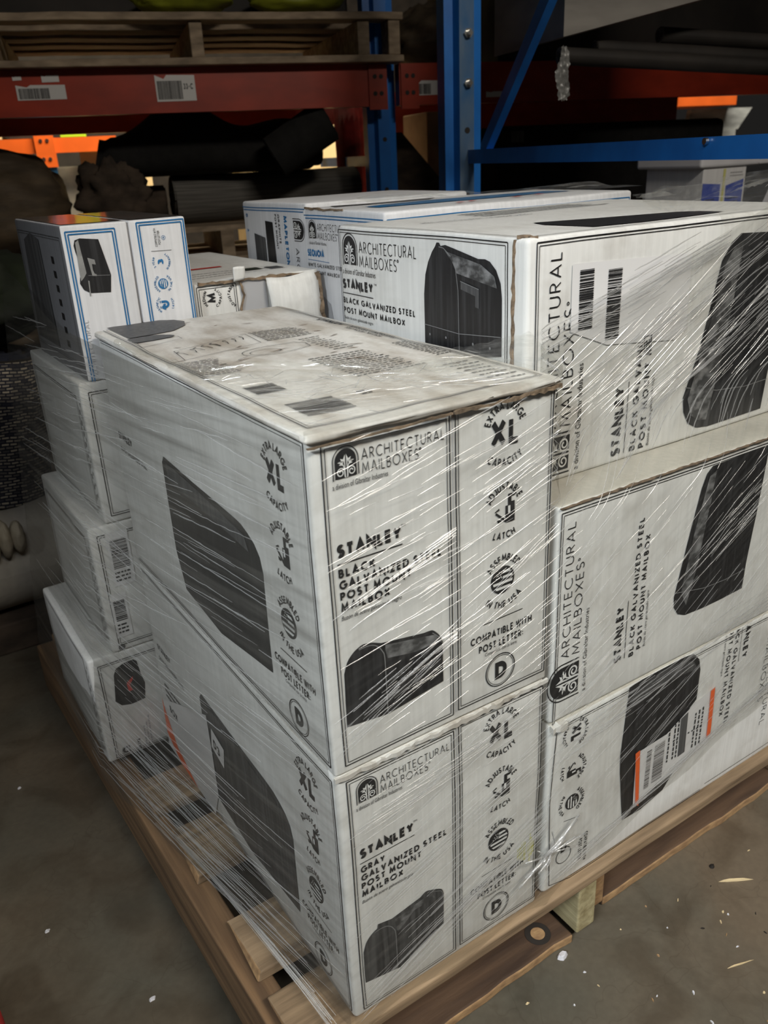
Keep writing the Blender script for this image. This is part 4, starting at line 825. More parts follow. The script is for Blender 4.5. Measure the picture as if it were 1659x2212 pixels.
# left side film, spanning the hollow between the near cartons and the left stack
def xfar(z): return lerp(-.114, -.030, min(1, max(0, (z-.14)/.75)))
def leftf(u, z, wr=1.):
    if u < .63: t = u/.63; x = lerp(-.0075, xfar(z), t)-.004*math.sin(math.pi*t)
    else: x = xfar(z)-.003
    y = u-.006 if u < .63 else u-.006
    x -= wr*(.0012*noise.noise(Vector((u*5, z*60, 4)))+.002*noise.noise(Vector((u*3, z*16, 7))))+.001
    return Vector((x, y, z))
def lz(a, b_): u = lerp(0, 1.10, a); return u, lerp(.133+.02*math.sin(u*7)+.008*math.sin(u*29), .864+(.05*sst(.66, 1.0, u)), b_)
mb = MB(); mb.grid(lambda a, b_: leftf(*lz(a, b_)), 90, 110, 'filmside', uvf=lambda a, b_: (lz(a, b_)[0], lz(a, b_)[1]+.06*lz(a, b_)[0])); build(mb, 'side_film', W_, True)
# creases: thin raised folds of the film that catch the lamps
def strand(mb, fn, p0, p1, w_, h_):
    k_ = 'foldside' if fn is leftf else 'fold'
    n = max(3, int(math.dist(p0, p1)/.010)); k = 5; vs = []; ph = R.uniform(0, 50)
    for i in range(n+1):
        t = i/n; a = lerp(p0[0], p1[0], t); b_ = lerp(p0[1], p1[1], t)+.0012*noise.noise(Vector((t*6*math.dist(p0, p1)/.1, ph, 0)))
        c0 = fn(a, b_); e = .002; du = (fn(a+e, b_, 0)-fn(a, b_, 0))/e; dv = (fn(a, b_+e, 0)-fn(a, b_, 0))/e; N = du.cross(dv).normalized()
        if N.dot(CAM-c0) < 0: N = -N
        d = (du*(p1[0]-p0[0])+dv*(p1[1]-p0[1])).normalized(); s_ = N.cross(d)
        tp = math.sin(math.pi*min(1, max(0, .04+.92*t)))**.4*(.7+.6*abs(noise.noise(Vector((t*9, ph, 3)))))
        for q, hh in ((-1, .0), (-.62, .72), (0, 1), (.62, .72), (1, 0)): vs.append(c0+N*(.0008+h_*hh*tp)+s_*(q*w_*tp))
    mb.add(vs, [(i*k+j, i*k+j+1, (i+1)*k+j+1, (i+1)*k+j) for i in range(n) for j in range(k-1)], k_)
def scatter(mb, n, xr, zr, slope, ln, wd, fn=front, jit=.12):
    for _ in range(n):
        x = R.uniform(*xr); z = R.uniform(*zr); l = R.uniform(*ln); s_ = slope(x, z)+R.gauss(0, jit)*.5; dx = l/math.hypot(1, s_)
        p1 = (min(x+dx, .838), z+s_*min(dx, .838-x))
        if fn is front and p1[1] > ztop(p1[0])-.004 or p1[1] < .14 or z < .14: continue
        w_ = R.uniform(*wd); strand(mb, fn, (x, z), p1, w_, w_*.62)
def band(mb, p0, p1, n, spread, ln, wd, fn=front):
    for _ in range(n):
        t = R.random(); l = R.uniform(*ln)/math.dist(p0, p1); o = R.gauss(0, spread); t1 = min(1, t+l)
        q0 = (lerp(p0[0], p1[0], t), lerp(p0[1], p1[1], t)+o); q1 = (lerp(p0[0], p1[0], t1), lerp(p0[1], p1[1], t1)+o+R.gauss(0, .0012))
        if math.dist(q0, q1) < .006: continue
        w_ = R.uniform(*wd); strand(mb, fn, q0, q1, w_, w_*.62)
fine = (.00035, .0009)
mb = MB()
scatter(mb, 70, (.0, .27), (.72, .85), lambda x, z: .16+.5*x, (.02, .10), fine); scatter(mb, 60, (.15, .29), (.52, .80), lambda x, z: .35, (.02, .12), fine)
scatter(mb, 40, (.0, .16), (.52, .72), lambda x, z: .22, (.02, .10), fine)
band(mb, (.0, .680), (.15, .728), 26, .006, (.015, .09), (.0004, .0013)); band(mb, (-.003, .552), (.15, .615), 32, .011, (.02, .13), (.0003, .0013)); band(mb, (.0, .535), (.29, .70), 24, .01, (.03, .1), fine)
scatter(mb, 110, (.0, .28), (.16, .49), lambda x, z: .36+.3*x, (.02, .12), fine); band(mb, (.0, .165), (.29, .285), 90, .012, (.03, .14), (.0004, .0013)); band(mb, (.0, .30), (.29, .40), 40, .012, (.03, .12), fine); band(mb, (.0, .43), (.29, .47), 40, .012, (.02, .1), fine)
scatter(mb, 150, (.27, .80), (.72, .90), lambda x, z: .60, (.03, .16), (.0004, .0013)); band(mb, (.26, .860), (.62, .965), 70, .012, (.02, .12), (.0004, .0014)); band(mb, (.30, .78), (.83, 1.0), 90, .022, (.03, .16), (.0004, .0014)); band(mb, (.38, .73), (.83, .93), 70, .016, (.03, .16), (.0004, .0014))
scatter(mb, 110, (.30, .78), (.43, .70), lambda x, z: .75, (.02, .12), fine); band(mb, (.30, .45), (.70, .66), 36, .02, (.03, .12), fine)
scatter(mb, 80, (.30, .78), (.27, .42), lambda x, z: .55, (.02, .12), fine); band(mb, (.30, .170), (.82, .305), 90, .007, (.02, .14), (.0004, .0014)); band(mb, (.30, .38), (.80, .47), 60, .012, (.03, .14), (.0004, .0013))
o = build(mb, 'film_crease', W_, True); o['kind'] = 'stuff'; o['label'] = 'shiny creases across the front'
mb = MB()
for _ in range(150):
    x = R.uniform(.0, .285); e = ytop(x); y = R.uniform(.35, .97)*min(e, .27) if R.random() < .75 else R.uniform(.0, .08); an = R.gauss(-.45, .6); l = R.uniform(.008, .05); q = (x+l*math.cos(an), y+l*math.sin(an))
    if not (0 < q[0] < .288 and 0 < q[1] < ytop(q[0])-.004): continue
    w_ = R.uniform(.0004, .0013); strand(mb, ftopf, (x, y), q, w_, w_*.8)
o = build(mb, 'film_crease', W_, True); o['kind'] = 'stuff'; o['label'] = 'shiny creases on the near carton top'
mb = MB()
def sl(n, ur, zr, slope, ln, wd):
    for _ in range(n):
        u = R.uniform(*ur); z = R.uniform(*zr); l = R.uniform(*ln); s_ = slope+R.gauss(0, .05); p1 = (min(1.09, u+l), z+s_*l)
        if not (.14 < p1[1] < .86): continue
        w_ = R.uniform(*wd); strand(mb, leftf, (u, z), p1, w_, w_*.62)
sl(190, (.0, .60), (.15, .85), -.06, (.06, .30), (.0004, .0012)); sl(60, (.45, .9), (.30, .86), -.10, (.05, .25), (.0005, .0015)); sl(60, (.05, .5), (.14, .30), -.05, (.1, .35), (.0005, .0014))
o = build(mb, 'film_crease', W_, True); o['kind'] = 'stuff'; o['label'] = 'dull creases along the left side'
# stray film threads running down to the boards
mb = MB()
for i in range(26):
    u = R.uniform(.12, .60); a = Vector((lerp(-.01, xfar(.15), u/.63), u, .15)); b_ = Vector((a.x*.4-.012, max(.0, u-R.uniform(.18, .32)), R.uniform(.145, .175))); mb.tube([a, a.lerp(b_, .5), b_], R.uniform(.0003, .0008), 'foldside', 5)
o = build(mb, 'film_thread', W_, True); o['kind'] = 'stuff'
mb = MB(); rp = [Vector((-.004, .50, .864)), Vector((.002, .36, .866)), Vector((.006, .262, .868)), Vector((.04, .236, .872)), Vector((.085, .206, .872)), Vector((.12, .166, .871)), Vector((.155, .124, .870))]
fine_ = []
for a, b_ in zip(rp, rp[1:]): fine_ += [a.lerp(b_, i/8)+noise.noise_vector(a.lerp(b_, i/8)*60)*.0035 for i in range(8)]
mb.tube(fine_, [.0028+.0035*abs(noise.noise(p*70)) for p in fine_], 'filmtop', 7); build(mb, 'rolled_film_edge', W_, True)
mb = MB()
for i in range(16):
    p = Vector((.292+R.uniform(-.008, .012), -.008, .225)); q = p+Vector((R.uniform(-.05, .06), R.uniform(-.006, 0), R.uniform(-.03, .04))); mb.tube([p, p.lerp(q, .5)+Vector((0, -.004, .004)), q], R.uniform(.0008, .002), 'fold', 6)
o = build(mb, 'film_knot', W_, True)
# ------------------------------------------------------------------ rack rows behind
P2 = Vector((1.632, 2.318, 0)); bb = Vector((.96, -.28, 0)); dd = Vector((.28, .96, 0)); P1 = Vector((1.389, 1.512, 0))
def RK(s_, t, z): return P2+bb*s_+dd*t+Vector((0, 0, z))
def R1(s_, t, z): return P1+bb*s_+dd*t+Vector((0, 0, z))
def post(name, T, label, k, kl, h=2.2, bolts=()):
    root = thing(name, T(0, .04, 0), label, 'rack post')
    mb = MB(); prof = [(-.056, .03), (-.030, .028), (-.022, 0), (.024, 0), (.032, .028), (.058, .03), (.058, .088), (.046, .088), (.046, .04), (-.044, .04), (-.044, .088), (-.056, .088)]
    mb.prism(prof, 0, h, k, lambda p, q, w: T(p, q, w)); build(mb, 'upright', root)
    mb = MB(); mb.add([T(-.0215, -.0012, 0), T(.0235, -.0012, 0), T(.0235, -.0012, h), T(-.0215, -.0012, h)], [(0, 1, 2, 3)], kl); build(mb, 'web_face', root)  # web strip; the near post's paler one is painted as if lit
    for z in bolts:
        mb = MB(); mb.tube([T(.004, -.001, z), T(.004, -.010, z)], .013, 'zinc', 6); mb.tube([T(.004, -.010, z), T(.004, -.022, z)], .0065, 'zinc', 10); build(mb, 'bolt', root)
    for z in [h_ for h_ in (.95, 1.13, 1.53) if not bolts or h_ < 1.2]:
        mb = MB(); mb.tube([T(.002, -.0008, z), T(.002, -.0022, z)], .0085, 'dark', 12); build(mb, 'hole', root)
    mb = MB(); mb.box(-.08, .08, -.03, .11, 0, .008, k, T); build(mb, 'foot_plate', root); return root
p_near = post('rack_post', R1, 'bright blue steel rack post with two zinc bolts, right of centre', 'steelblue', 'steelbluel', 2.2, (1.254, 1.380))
def bar(mb, T, s0, t0, z0, s1, t1, z1, half, th, k):
    a = T(s0, t0, z0); b_ = T(s1, t1, z1); d = (b_-a).normalized(); u_ = (bb-d*bb.dot(d)).normalized(); v_ = d.cross(u_)
    mb.add([c0+u_*x*th+v_*y*half for c0 in (a, b_) for x, y in ((0, -1), (1, -1), (1, 1), (0, 1))], [(3, 2, 1, 0), (4, 5, 6, 7), (0, 1, 5, 4), (1, 2, 6, 5), (2, 3, 7, 6), (3, 0, 4, 7)], k)
mb = MB(); bar(mb, R1, .004, .02, 1.058, .004, -1.45, 1.058, .019, .026, 'steelblue'); br_ = build(mb, 'horizontal_brace', p_near)
mb = MB(); mb.tube([R1(.003, -1.112, 1.070), R1(-.004, -1.112, 1.070)], .006, 'zinc', 10); build(mb, 'rivet', br_)
mb = MB(); bar(mb, R1, .006, -.10, 1.075, .006, -.93, 1.80, .018, .022, 'steelblue'); build(mb, 'diagonal_brace', p_near)
p_far = post('rack_post', RK, 'dark blue rack post where the orange beams meet, left of the bright one', 'steelblue', 'steelblue', 2.2)
mb = MB(); bar(mb, RK, -.01, .06, 1.055, -.01, 1.06, 1.055, .020, .024, 'steelblue'); build(mb, 'horizontal_brace', p_far)
def beam(s0, s1, t, z0, z1, label, tags=(), conn=None, k='steelred'):
    root = thing('rack_beam', RK((s0+s1)/2, t, z0), label, 'rack beam')
    mb = MB(); mb.prism([(0, z0), (.05, z0), (.05, z1), (.022, z1), (.022, z1-.025), (0, z1-.025)][::-1] if 0 else [(0, z0), (.05, z0), (.05, z1), (0, z1)], s0, s1, k, lambda p, q, w_: RK(w_, t+p, q)); build(mb, 'beam', root)
    for c0 in conn or ():
        mb = MB(); mb.box(c0-.035, c0+.035, t-.008, t+.0, z0-.012, z1-.002, k, RK); cn = build(mb, 'end_connector', root)
        for zz in (.3, .7):
            for ds in (-.012, .012): mb = MB(); z = lerp(z0, z1, zz); mb.tube([RK(c0+ds, t-.0075, z), RK(c0+ds, t-.0095, z)], .008, 'dark', 10); build(mb, 'slot', cn)
    for (a, b_, za, zb, style) in tags:
        ff = Face(RK(a, t-.0005, za), bb, (0, 0, 1), root, off=.001); w_, h_ = b_-a, zb-za
        ff.poly([(0, 0), (w_, .001), (w_, h_*.98), (w_*.3, h_), (w_*.22, h_*.85), (0, h_)], 'label'); tg = ff.out('location_label')
        ff.off = .002
        if style: bars(ff, w_*.04, h_*.08, w_*.66, h_*.78); ff.mb.f and ff.out('barcode', tg)
        if style == 2: ff.T('33-C', w_*.70, h_*.45, h_*.22, w_*.24, .22, .2); ff.out('label_print', tg)
    return root
beam(-2.3, -.03, -.055, 1.243, 1.383, 'orange beam carrying the grey wooden pallet, two barcode labels on it', ((-1.285, -1.13, 1.293, 1.338, 1), (-.835, -.700, 1.278, 1.360, 2), (-1.29, -1.262, 1.352, 1.364, 0), (-1.20, -1.145, 1.345, 1.366, 0)), (-.035,))
beam(.05, 2.4, -.055, 1.243, 1.383, 'dim red beam running right behind the bright blue post', ((.105, .21, 1.275, 1.325, 1), (.40, .50, 1.262, 1.282, 0)), (.09,))
beam(-2.3, .1, 1.02, 1.225, 1.36, 'rear red beam seen below the labelled orange one'); beam(.25, 2.02, 1.02, 1.168, 1.36, 'rear red beam behind the long black goods, right side')
# pallet up on the beam
up_ = thing('pallet', RK(-.62, .3, 1.383), 'grey wooden pallet standing on the labelled orange beam, top left', 'pallet')
for (nm, z0, z1, ts) in (('deck_board', 1.517, 1.541, (-.108, .12, .32, .52, .72)), ('bottom_board', 1.384, 1.407, (-.108, .32, .72))):
    for t in ts:
        mb = MB(); rbox(mb, -1.35 if nm == 'bottom_board' else -1.42, .055 if t < 0 else -.068, t, t+(.10 if t < 0 else .115), z0, z1, .004, 'woodrack', lambda p: Vector((p.x, p.y, p.z+(.004*noise.noise(Vector((p.x*6, p.y, 1))) if p.z > 1.39 else 0))), .06, T=RK); build(mb, nm, up_)
for s_, ta, tb in ((-1.34, -.09, .83), (-.68, -.09, .83), (-.09, -.09, .83), (.022, -.10, -.012)):
    mb = MB(); rbox(mb, s_-.022, s_+.022, ta, tb, 1.407, 1.517, .004, 'woodrack', T=RK, step=.08); build(mb, 'stringer', up_)
def lump(name, label, cat, c0, r_, k, ns=.15, fq=3., T=RK, sq=1., grp=None):
    """sagging bundle: ellipsoid pushed about by noise"""
    mb = MB(); sd = R.random()*40
    def fn(a, b_):
        th = a*2*math.pi; ph = (b_-.5)*math.pi; d = Vector((math.cos(ph)*math.cos(th), math.cos(ph)*math.sin(th), math.sin(ph)))
        d = Vector([math.copysign(abs(q)**sq, q) for q in d]); n = 1+ns*noise.noise(d*fq+Vector((sd, 0, 0)))+ns*.4*noise.noise(d*fq*3+Vector((sd, 3, 0)))
        return T(c0[0]+d.x*r_[0]*n, c0[1]+d.y*r_[1]*n, c0[2]+d.z*r_[2]*(n if d.z > 0 else 1))
    mb.grid(fn, 44, 28, k); o = build(mb, name, None, True, loc=T(c0[0], c0[1], c0[2]-r_[2])); return tag(o, label, cat, grp)
def roll(name, label, cat, a, b_, r_, k, T=RK, end='dark', uv=False, spiral=True, wob=.04, grp=None):
    """rolled textile with spiral layers visible at its ends"""
    a = T(*a); b_ = T(*b_); d = (b_-a).normalized(); u_ = d.cross(Vector((0, 0, 1))).normalized(); v_ = u_.cross(d); sd = R.random()*30
    root = thing(name, a.lerp(b_, .5)-Vector((0, 0, r_)), label, cat, grp); mb = MB(); L_ = (b_-a).length
    def fn(p, q):
        th = p*2*math.pi; n = r_*(1+wob*noise.noise(Vector((math.cos(th)*1.5, math.sin(th)*1.5, q*L_*4+sd)))); return a+d*(q*L_)+(u_*math.cos(th)+v_*math.sin(th))*n
    mb.grid(fn, 40, max(6, int(L_/.05)), k, uvf=(lambda p, q: (p*2*math.pi*r_, q*L_)) if uv else None); build(mb, 'roll_body', root, True)
    for e, sg in ((a, -1), (b_, 1)):
        mb = MB(); sp_ = [];
        for i in range(70):
            th = i*.42; rr = r_*(.96-.9*i/70)*(1+.05*math.sin(th*2.3+sd)); sp_.append(e+d*sg*.002+(u_*math.cos(th)+v_*math.sin(th))*rr)
        mb.add([e+(u_*math.cos(t*.314)+v_*math.sin(t*.314))*r_*.97 for t in range(20)], [tuple(range(20))], end); mb.tube(sp_, r_*.045, k, 5); build(mb, 'rolled_end', root)
    return root
# goods on the ground level of the far row, on a low stack so they meet the sight line under the beam
def gbox(name, label, cat, s0, s1, t0, t1, z0, z1, k, T=RK, r=.006, grp=None, wob=.003):
    mb = MB(); wp = warper(R.randint(1, 90), wob, 4); rbox(mb, s0, s1, t0, t1, z0, z1, r, k, None, .06, T=T); return tag(build(mb, name, None, False, loc=T((s0+s1)/2, (t0+t1)/2, z0)), label, cat, grp)
stackb = thing('pallet', RK(-.55, .35, 0), 'low dark stack of pallets under the rolled rugs of the far rack', 'pallet stack')
for i in range(6):
    for nm, dz in (('deck_board', .12), ('bottom_board', 0)):
        for t in (.13, .30, .5, .70): mb = MB(); mb.box(-1.17, -.13, t, t+.16, i*.142+dz, i*.142+dz+.02, 'woodrack', RK); build(mb, nm, stackb)
    for s_ in (-1.16, -.65, -.19): mb = MB(); mb.box(s_, s_+.05, .13, .86, i*.142+.02, i*.142+.12, 'woodrack', RK); build(mb, 'stringer', stackb)
zs = .854
roll('rug_roll', 'grey ribbed rug rolled up beneath the black foam bundle', 'rug', (-.80, .34, zs+.092), (-.02, .40, zs+.088), .092, 'rib', wob=.05)
mb = MB()
def blk(a, b_):
    s_ = lerp(-1.07, -.20, a); th = b_*2*math.pi; hgt = .085+.045*math.exp(-((s_+.70)/.16)**2)+.012*math.sin(s_*14); zc = 1.035+hgt
    q = .55; cx = math.copysign(abs(math.cos(th))**q, math.cos(th)); sz = math.copysign(abs(math.sin(th))**q, math.sin(th)); e = 1 if .03 < a < .97 else .85
    return RK(s_+(.02*sz if a < .1 else 0), .36+.20*cx*e, zc+hgt*sz*e)
mb.grid(blk, 40, 32, 'blackfoam'); n = len(mb.v); mb.add([blk(0, i/32) for i in range(32)], [tuple(range(32))], 'blackfoam'); mb.add([blk(1, i/32) for i in range(32)], [tuple(range(32))[::-1]], 'blackfoam')
tag(build(mb, 'foam_bundle', None, True, loc=RK(-.62, .36, 1.035)), 'large black foam bundle lying over the grey ribbed rug', 'foam')
roll('rug_roll', 'black fringed rug roll leaning at the right end of the foam bundle', 'rug', (-.42, .06, 1.085), (-.215, .02, 1.205), .078, 'blackfoam', end='blackfoam')
roll('rug_roll', 'brown folded rug with open end beside the grey ribbed rug', 'rug', (-1.12, .40, zs+.075), (-.83, .40, zs+.075), .07, 'rug', wob=.2)
lump('cloth_bundle', 'dark brown crumpled cloth heap left of the brown rug', 'cloth', (-1.03, .18, zs+.12), (.12, .06, .12), 'rug', .45, 2.4)
lump('tarp_bundle', 'big brown tarp covered bundle at the left edge behind the left stack', 'tarp', (-1.51, .30, .955), (.31, .26, .205), 'tarp', .10, 3., sq=.8)
gbox('carton', 'dark crate under the big brown tarp bundle', 'crate', -1.80, -1.22, .20, .6, 0, .75, 'dark')
gbox('crate', 'low dark crate under the brown shiny bundle at left edge', 'crate', -1.62, -1.26, -.1, .18, 0, .455, 'dark')
lump('film_bundle', 'brown shiny wrapped bundle at left edge below the tarp', 'bundle', (-1.44, .03, .60), (.2, .14, .145), 'tarp', .3, 3.)
gbox('carton', 'brown cardboard box leaning behind the gap left of the bright post', 'carton', .33, .545, .42, .75, 0, 1.24, 'tan')
mb = MB(); mb.prism([(.14, .80), (.40, .80), (.40, .90), (.165, 1.16), (.14, 1.16)], .28, .32, 'rug', lambda p, q, w_: RK(p, w_, q)); 
bd = build(mb, 'leaning_board', None, loc=RK(.27, .3, .80)); tag(bd, 'dark brown board with slanted edge right of the dark post', 'board')
gbox('crate', 'dark crate under the slanted brown board', 'crate', .10, .50, .12, .40, 0, .80, 'dark')
bl = thing('foam_bundle', RK(1.2, .3, 0), 'long black bundle lying behind the blue horizontal brace', 'foam')
mb = MB(); rbox(mb, .56, 1.70, .18, .62, 0, 1.165, .03, 'blackfoam', None, .07, T=RK); build(mb, 'bundle_body', bl, True)
ff = Face(RK(.62, .18, 1.10), bb, (0, 0, 1), bl, off=.003); ff.rect(0, 0, .06, .045, 'ink2'); ff.out('label')
# red wrapped column behind the dark post
mb = MB(); mb.tube([RK(.03, .62, 0), RK(.035, .62, .7), RK(.03, .62, 1.28)], .068, 'redpaint', 18); tag(build(mb, 'wrapped_column', None, True, loc=RK(.03, .62, 0)), 'dull red plastic wrapped column just left of the dark post', 'column')
# loads on the upper right, dim
lw = thing('wrapped_load', R1(.55, .0, 1.34), 'grey film wrapped load with slanting bottom edge, top right corner', 'wrapped load')
mb = MB(); mb.prism([(.20, 1.345), (.95, 1.50), (.95, 1.9), (.30, 1.9), (.20, 1.7)], -.20, .25, 'greywrap', lambda p, q, w_: R1(p, w_, q)); build(mb, 'load_body', lw)
ff = Face(R1(.36, -.20, 1.45), bb, (0, 0, 1), lw, off=.003); ff.poly([(0, 0), (.08, .02), (.08, .12), (0, .12)], 'ink2'); ff.out('label')
for i, (s0, z) in enumerate(((.19, 1.300), (.34, 1.325), (.60, 1.365))):
    roll('plank_bundle', ('lowest', 'middle', 'highest')[i]+' of the dark wrapped planks under the grey load, top right', 'planks', (s0, -.20+.075*i, z), (s0+.9, -.20+.075*i, z-.05), .022, 'dark', T=R1, end='greywrap')
hg = MB()
def hang(a, b_): z = lerp(1.318, 1.190, b_); w_ = .008+.012*math.sin(b_*2.6)+.006*noise.noise(Vector((b_*14, 2, 0))); return R1(.184+(a-.5)*w_*2+.004*math.sin(b_*9), -.235+.008*noise.noise(Vector((a*9, b_*14, 1))), z+.01*noise.noise(Vector((a*11, 3, b_))))
hg.grid(hang, 10, 22, 'foldmilky'); tag(build(hg, 'hanging_film', None, True, loc=R1(.184, -.235, 1.19)), 'torn strip of milky film hanging from the planks under the grey load', 'plastic film')
lump('sack', 'dim brown sack on the red beam between the two posts', 'sack', (.28, .25, 1.50), (.16, .2, .115), 'tarp', .2, 3.)
gbox('wrapped_load', 'dark load added on the grey wooden pallet to hide the lit wall, top left', 'wrapped load', -1.40, -.075, .16, .80, 1.543, 2.15, 'dark')  # dark box added so the lit back wall stays covered
gbox('wrapped_load', 'dark brown load added on the dim red beam to hide the lit wall behind', 'wrapped load', .50, 2.3, .05, .85, 1.385, 2.1, 'dark')  # second dark box, added to block the lit wall on this side
for i, (s0, k, l) in enumerate(((-.70, 'limedim', 'left'), (-.30, 'limedim', 'right'))):
    lump('sack', 'dim yellow green sack on the grey pallet, '+l+' of the two', 'sack', (s0, .03, 1.543+.055), (.17, .10, .055), k, .12, 3.)
# bright hall seen through the gaps
def hallbox(name, label, cat, s0, s1, t0, z0, z1, k, grp=None): return gbox(name, label, cat, s0, s1, t0, t0+.4, z0, z1, k, grp=grp)
hp = thing('rack_post', RK(-1.40, 3.0, 0), 'sunny blue rack post far behind, seen through the gap at left', 'rack post'); mb = MB(); mb.box(-1.445, -1.355, 3.0, 3.08, 0, 1.42, 'steelbluef', RK); build(mb, 'upright', hp)
hb = thing('rack_beam', RK(-1.4, 2.97, 1.19), 'bright orange beam on the sunny blue post far behind at left', 'rack beam'); mb = MB(); mb.box(-2.6, -.95, 2.93, 2.985, 1.185, 1.275, 'steelorange', RK); build(mb, 'beam', hb)
mb = MB(); mb.box(-1.46, -1.34, 2.905, 2.929, 1.10, 1.31, 'steelorange', RK); cn = build(mb, 'end_connector', hb)
for ds in (-.02, .02):
    for z in (1.15, 1.26): mb = MB(); mb.tube([RK(-1.40+ds, 2.9045, z), RK(-1.40+ds, 2.900, z)], .012, 'zinc', 8); build(mb, 'bolt', cn)
hallbox('bin', 'lime green plastic bin on the bright orange beam', 'bin', -1.30, -1.14, 3.0, 1.275, 1.50, 'lime')
hallbox('carton', 'dark carton on the bright orange beam left of the blue post', 'carton', -1.62, -1.47, 3.0, 1.275, 1.55, 'dark'); hallbox('board', 'pale board lying on the bright orange beam at left edge', 'board', -2.2, -1.66, 3.0, 1.275, 1.30, 'palebox'); hallbox('carton', 'brown carton on the pale board at left edge', 'carton', -2.2, -1.72, 3.05, 1.30, 1.5, 'tan')
hallbox('carton', 'pale film wrapped carton below the lime bin, far behind', 'carton', -1.20, -.75, 3.0, .0, 1.185, 'palebox'); hallbox('carton', 'low grey carton left of the pale wrapped one, far behind', 'carton', -1.36, -1.22, 3.1, 0, 1.10, 'sheet')
hallbox('carton', 'sunlit yellow carton seen between foam bundle and red column', 'carton', .20, .85, 3.0, 0, 1.5, 'palebox'); hallbox('carton', 'sunlit tan carton low between foam bundle and red column', 'carton', -.2, .18, 2.6, 0, 1.09, 'palebox')
wr = thing('wire_shelf', RK(1.15, 3.0, 0), 'white shelving with green edge seen in the gap left of the bright post', 'shelf')
for s_ in (1.06, 1.19): mb = MB(); mb.box(s_, s_+.03, 3.0, 3.03, 0, 1.6, 'foam' if s_ > 1.1 else 'lime', RK); build(mb, 'shelf_post', wr)
for z in (1.0, 1.15, 1.21, 1.30): mb = MB(); mb.box(1.06, 1.32, 3.03, 3.3, z, z+.02, 'foam', RK); build(mb, 'shelf_board', wr)
hallbox('carton', 'pale cardboard box low in the gap left of the bright post', 'carton', 1.22, 1.6, 2.6, 0, 1.005, 'palebox')
mb = MB(); mb.prism([(3.52, 1.15), (4.02, 1.15), (4.14, 1.31), (3.55, 1.31)], 3.0, 3.05, 'foamgrey', lambda p, q, w_: RK(p, w_, q)); mb.box(3.6, 4.0, 3.0, 3.05, 0, 1.15, 'foamgrey', RK); tag(build(mb, 'panel', None, loc=RK(3.8, 3.0, 0)), 'grey white panel far behind above the long black bundle', 'panel')
hallbox('beam', 'short orange beam glowing far behind above the grey white panel', 'rack beam', 3.35, 3.9, 2.9, 1.325, 1.40, 'steelorange')
# foam packing and blue cartons right of the black bundle
def wbox(*a, **k): return gbox(*a, T=lambda x, y, z: Vector((x, y, z)), **k)
wbox('crate', 'dark crate under the blue and white carton beyond the load', 'crate', 1.80, 2.3, 1.0, 1.3, 0, .86, 'dark')
bc = thing('carton', (1.92, 1.05, .86), 'blue and white carton under the foam block, right edge behind the load', 'carton'); mb = MB(); rbox(mb, 1.825, 2.02, 1.0, 1.2, .86, 1.0, .003, 'bluewhite', None, .05); build(mb, 'carton_body', bc)
ff = Face((1.825, 1.0, .86), (1, 0, 0), (0, 0, 1), bc, off=.001); ff.poly([(.0, 0), (.08, 0), (.08, .095), (0, .10)], 'royal'); ff.poly([(.105, 0), (.185, 0), (.185, .105), (.105, .09)], 'royal'); ff.rect(.088, 0, .099, .135, 'yellow'); ff.out('panel_print'); words(ff, .112, .03, .17, .06, 3, .004, 'foam'); words(ff, .015, .03, .06, .06, 3, .004, 'foam'); words(ff, .12, .112, .18, .128, 2, .003, 'pale'); ff.out('product_lettering')
fb = thing('foam_block', (1.95, 1.1, 1.0), 'white moulded foam block on the blue and white carton', 'foam'); mb = MB(); rbox(mb, 1.80, 2.08, .99, 1.22, 1.0, 1.05, .008, 'foam', None, .04); build(mb, 'foam_body', fb); mb = MB(); rbox(mb, 2.06, 2.12, .985, 1.22, 1.001, 1.075, .006, 'foam', None, .04); build(mb, 'foam_lip', fb)
mb = MB(); wp = warper(5, .01, 9); mb.prism([(2.03, .86), (2.28, .90), (2.26, 1.04), (2.15, 1.03)], .94, .965, 'foam', lambda p, q, w_: wp(Vector((p, w_, q)))); tag(build(mb, 'foam_sheet', None, loc=(2.15, .95, .86)), 'bent grey white foam sheet at right edge behind the load', 'foam')
# left edge: rugs and rolls
def WT(x, y, z): return Vector((x, y, z))
roll('rug_roll', 'navy rug with cream dashes standing rolled at the left edge', 'rug', (-.10, 1.62, .335), (-.05, 1.62, .68), .165, 'navy', T=WT, end='dark', uv=True, wob=.03)
roll('rug_roll', 'grey carpet roll lying under the navy rug at the left edge', 'rug', (-.75, 1.45, .205), (.10, 1.48, .205), .125, 'sheet', T=WT, wob=.03)
for i in range(3):
    lump('cloth_fold', ('outermost', 'middle', 'innermost')[i]+' cream cloth fold at the left edge below the navy rug', 'cloth', (-.135+i*.028, 1.35-.004*i, .30), (.016, .03, .055-.008*i), 'creamc', .1, 2., T=WT)
lump('cloth_bundle', 'dark green cloth heap above the navy rug at the left edge', 'cloth', (-.06, 1.62, .80), (.20, .16, .118), 'greenc', .3, 2.5, T=WT)
wbox('timber', 'dark brown timber under the grey carpet roll at left edge', 'timber', -.9, .10, 1.36, 1.56, .0, .08, 'rug')
# red painted steel edge at lower left corner
mb = MB(); wpts = [(-.352, .30, .0), (-.345, .36, .03), (-.342, .43, .05), (-.348, .47, .0)]
rj = thing('pallet_jack', (-.40, .36, 0), 'red painted steel edge with worn wood just showing at the lower left corner', 'pallet jack'); mb = MB(); rbox(mb, -.50, -.3445, .05, .40, .05, .075, .006, 'redpaint', lambda p: p+Vector((-.09*((p.y-.2)/.2)**2*.15, 0, 0)), .04); build(mb, 'fork', rj); mb = MB(); mb.box(-.48, -.36, .06, .38, 0, .05, 'woodend'); build(mb, 'wood_block', rj)
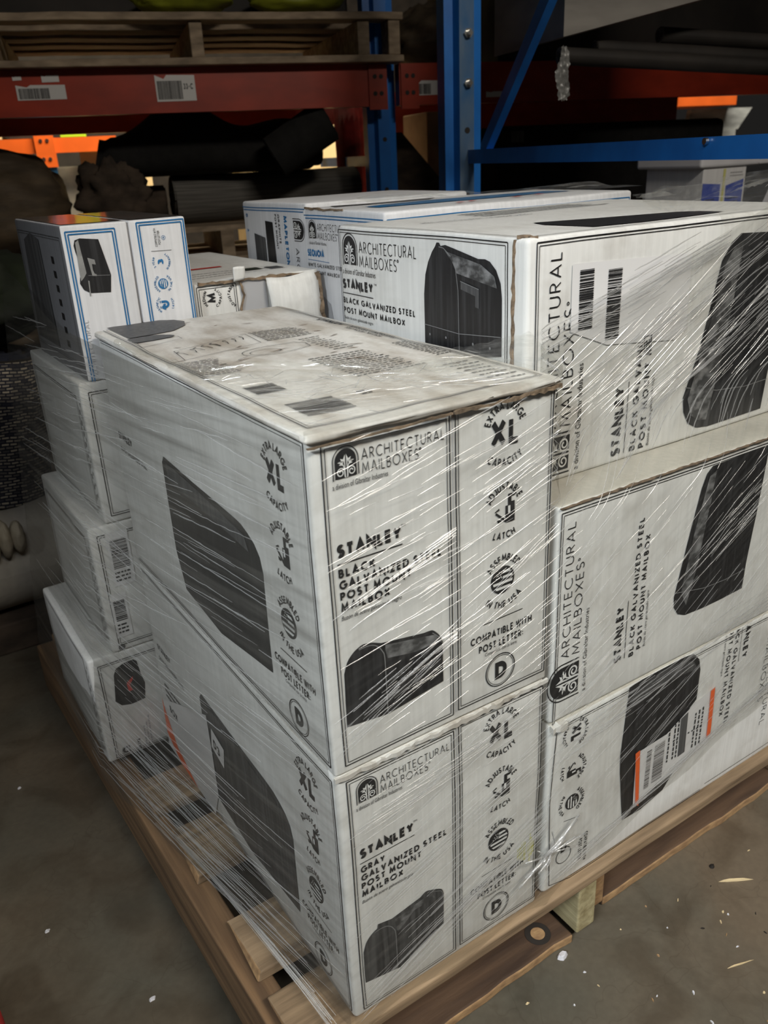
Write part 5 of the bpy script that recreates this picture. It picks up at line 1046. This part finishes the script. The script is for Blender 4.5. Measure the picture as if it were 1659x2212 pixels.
# floor litter
def chip(name, label, x, y, l, w_, h_, rot, k, cat='litter', grp=None):
    mb = MB(); sd = R.random()*30; n = 9; top = []; ca, sa = math.cos(rot), math.sin(rot)
    for i in range(n): a = 2*math.pi*i/n; r_ = 1+.45*noise.noise(Vector((i*1.7, sd, 0))); top.append((l*math.cos(a)*r_, w_*math.sin(a)*r_))
    pts = [(x+a*ca-b_*sa, y+a*sa+b_*ca) for a, b_ in top]; vs = [(p[0], p[1], .0) for p in pts]+[(x+(p[0]-x)*.7, y+(p[1]-y)*.7, h_*(.7+.6*R.random())) for p in pts]
    mb.add(vs, [tuple(range(n))[::-1], tuple(range(n, 2*n))]+[(i, (i+1) % n, n+(i+1) % n, n+i) for i in range(n)], k); return tag(build(mb, name, None, loc=(x, y, 0)), label, cat, grp)
chip('paper_scrap', 'crumpled white paper scrap on the floor in front of the near bottom board', .340, -.004, .0085, .0055, .006, .2, 'foam', 'paper')
chip('straw_piece', 'pale wood splinter on the floor at right, the longest one', .655, -.065, .028, .0018, .003, -.55, 'palebox', 'splinter'); chip('straw_piece', 'thin pale splinter on the floor at lower right', .533, -.158, .02, .0008, .002, -.3, 'palebox', 'splinter')
chip('pebble', 'dark pebble on the floor right of the pallet', .649, -.027, .0045, .004, .004, 0, 'dark', 'pebble'); chip('paint_fleck', 'large white fleck on the floor left of the pallet near the lower corner', -.172, .279, .005, .0035, .002, .4, 'foam', 'fleck'); chip('paint_fleck', 'white fleck on the open floor at left, farther from the pallet', -.268, .483, .004, .003, .002, .4, 'foam', 'fleck'); chip('paint_fleck', 'tiny white fleck farthest back on the left floor', -.237, .847, .004, .003, .002, .4, 'foam', 'fleck')
for i in range(46):
    x, y = R.uniform(.2, .95), R.uniform(-.30, -.0)
    if y > -.012-0*x: continue
    chip('wood_chip', 'tiny pale wood chip scattered on the floor before the pallet', x, y, R.uniform(.0012, .0035), R.uniform(.0006, .0018), .0015, R.uniform(0, 3), R.choice(('palebox', 'foam', 'dark', 'woodend')), 'wood chip', 'wood chips on the floor before the pallet')
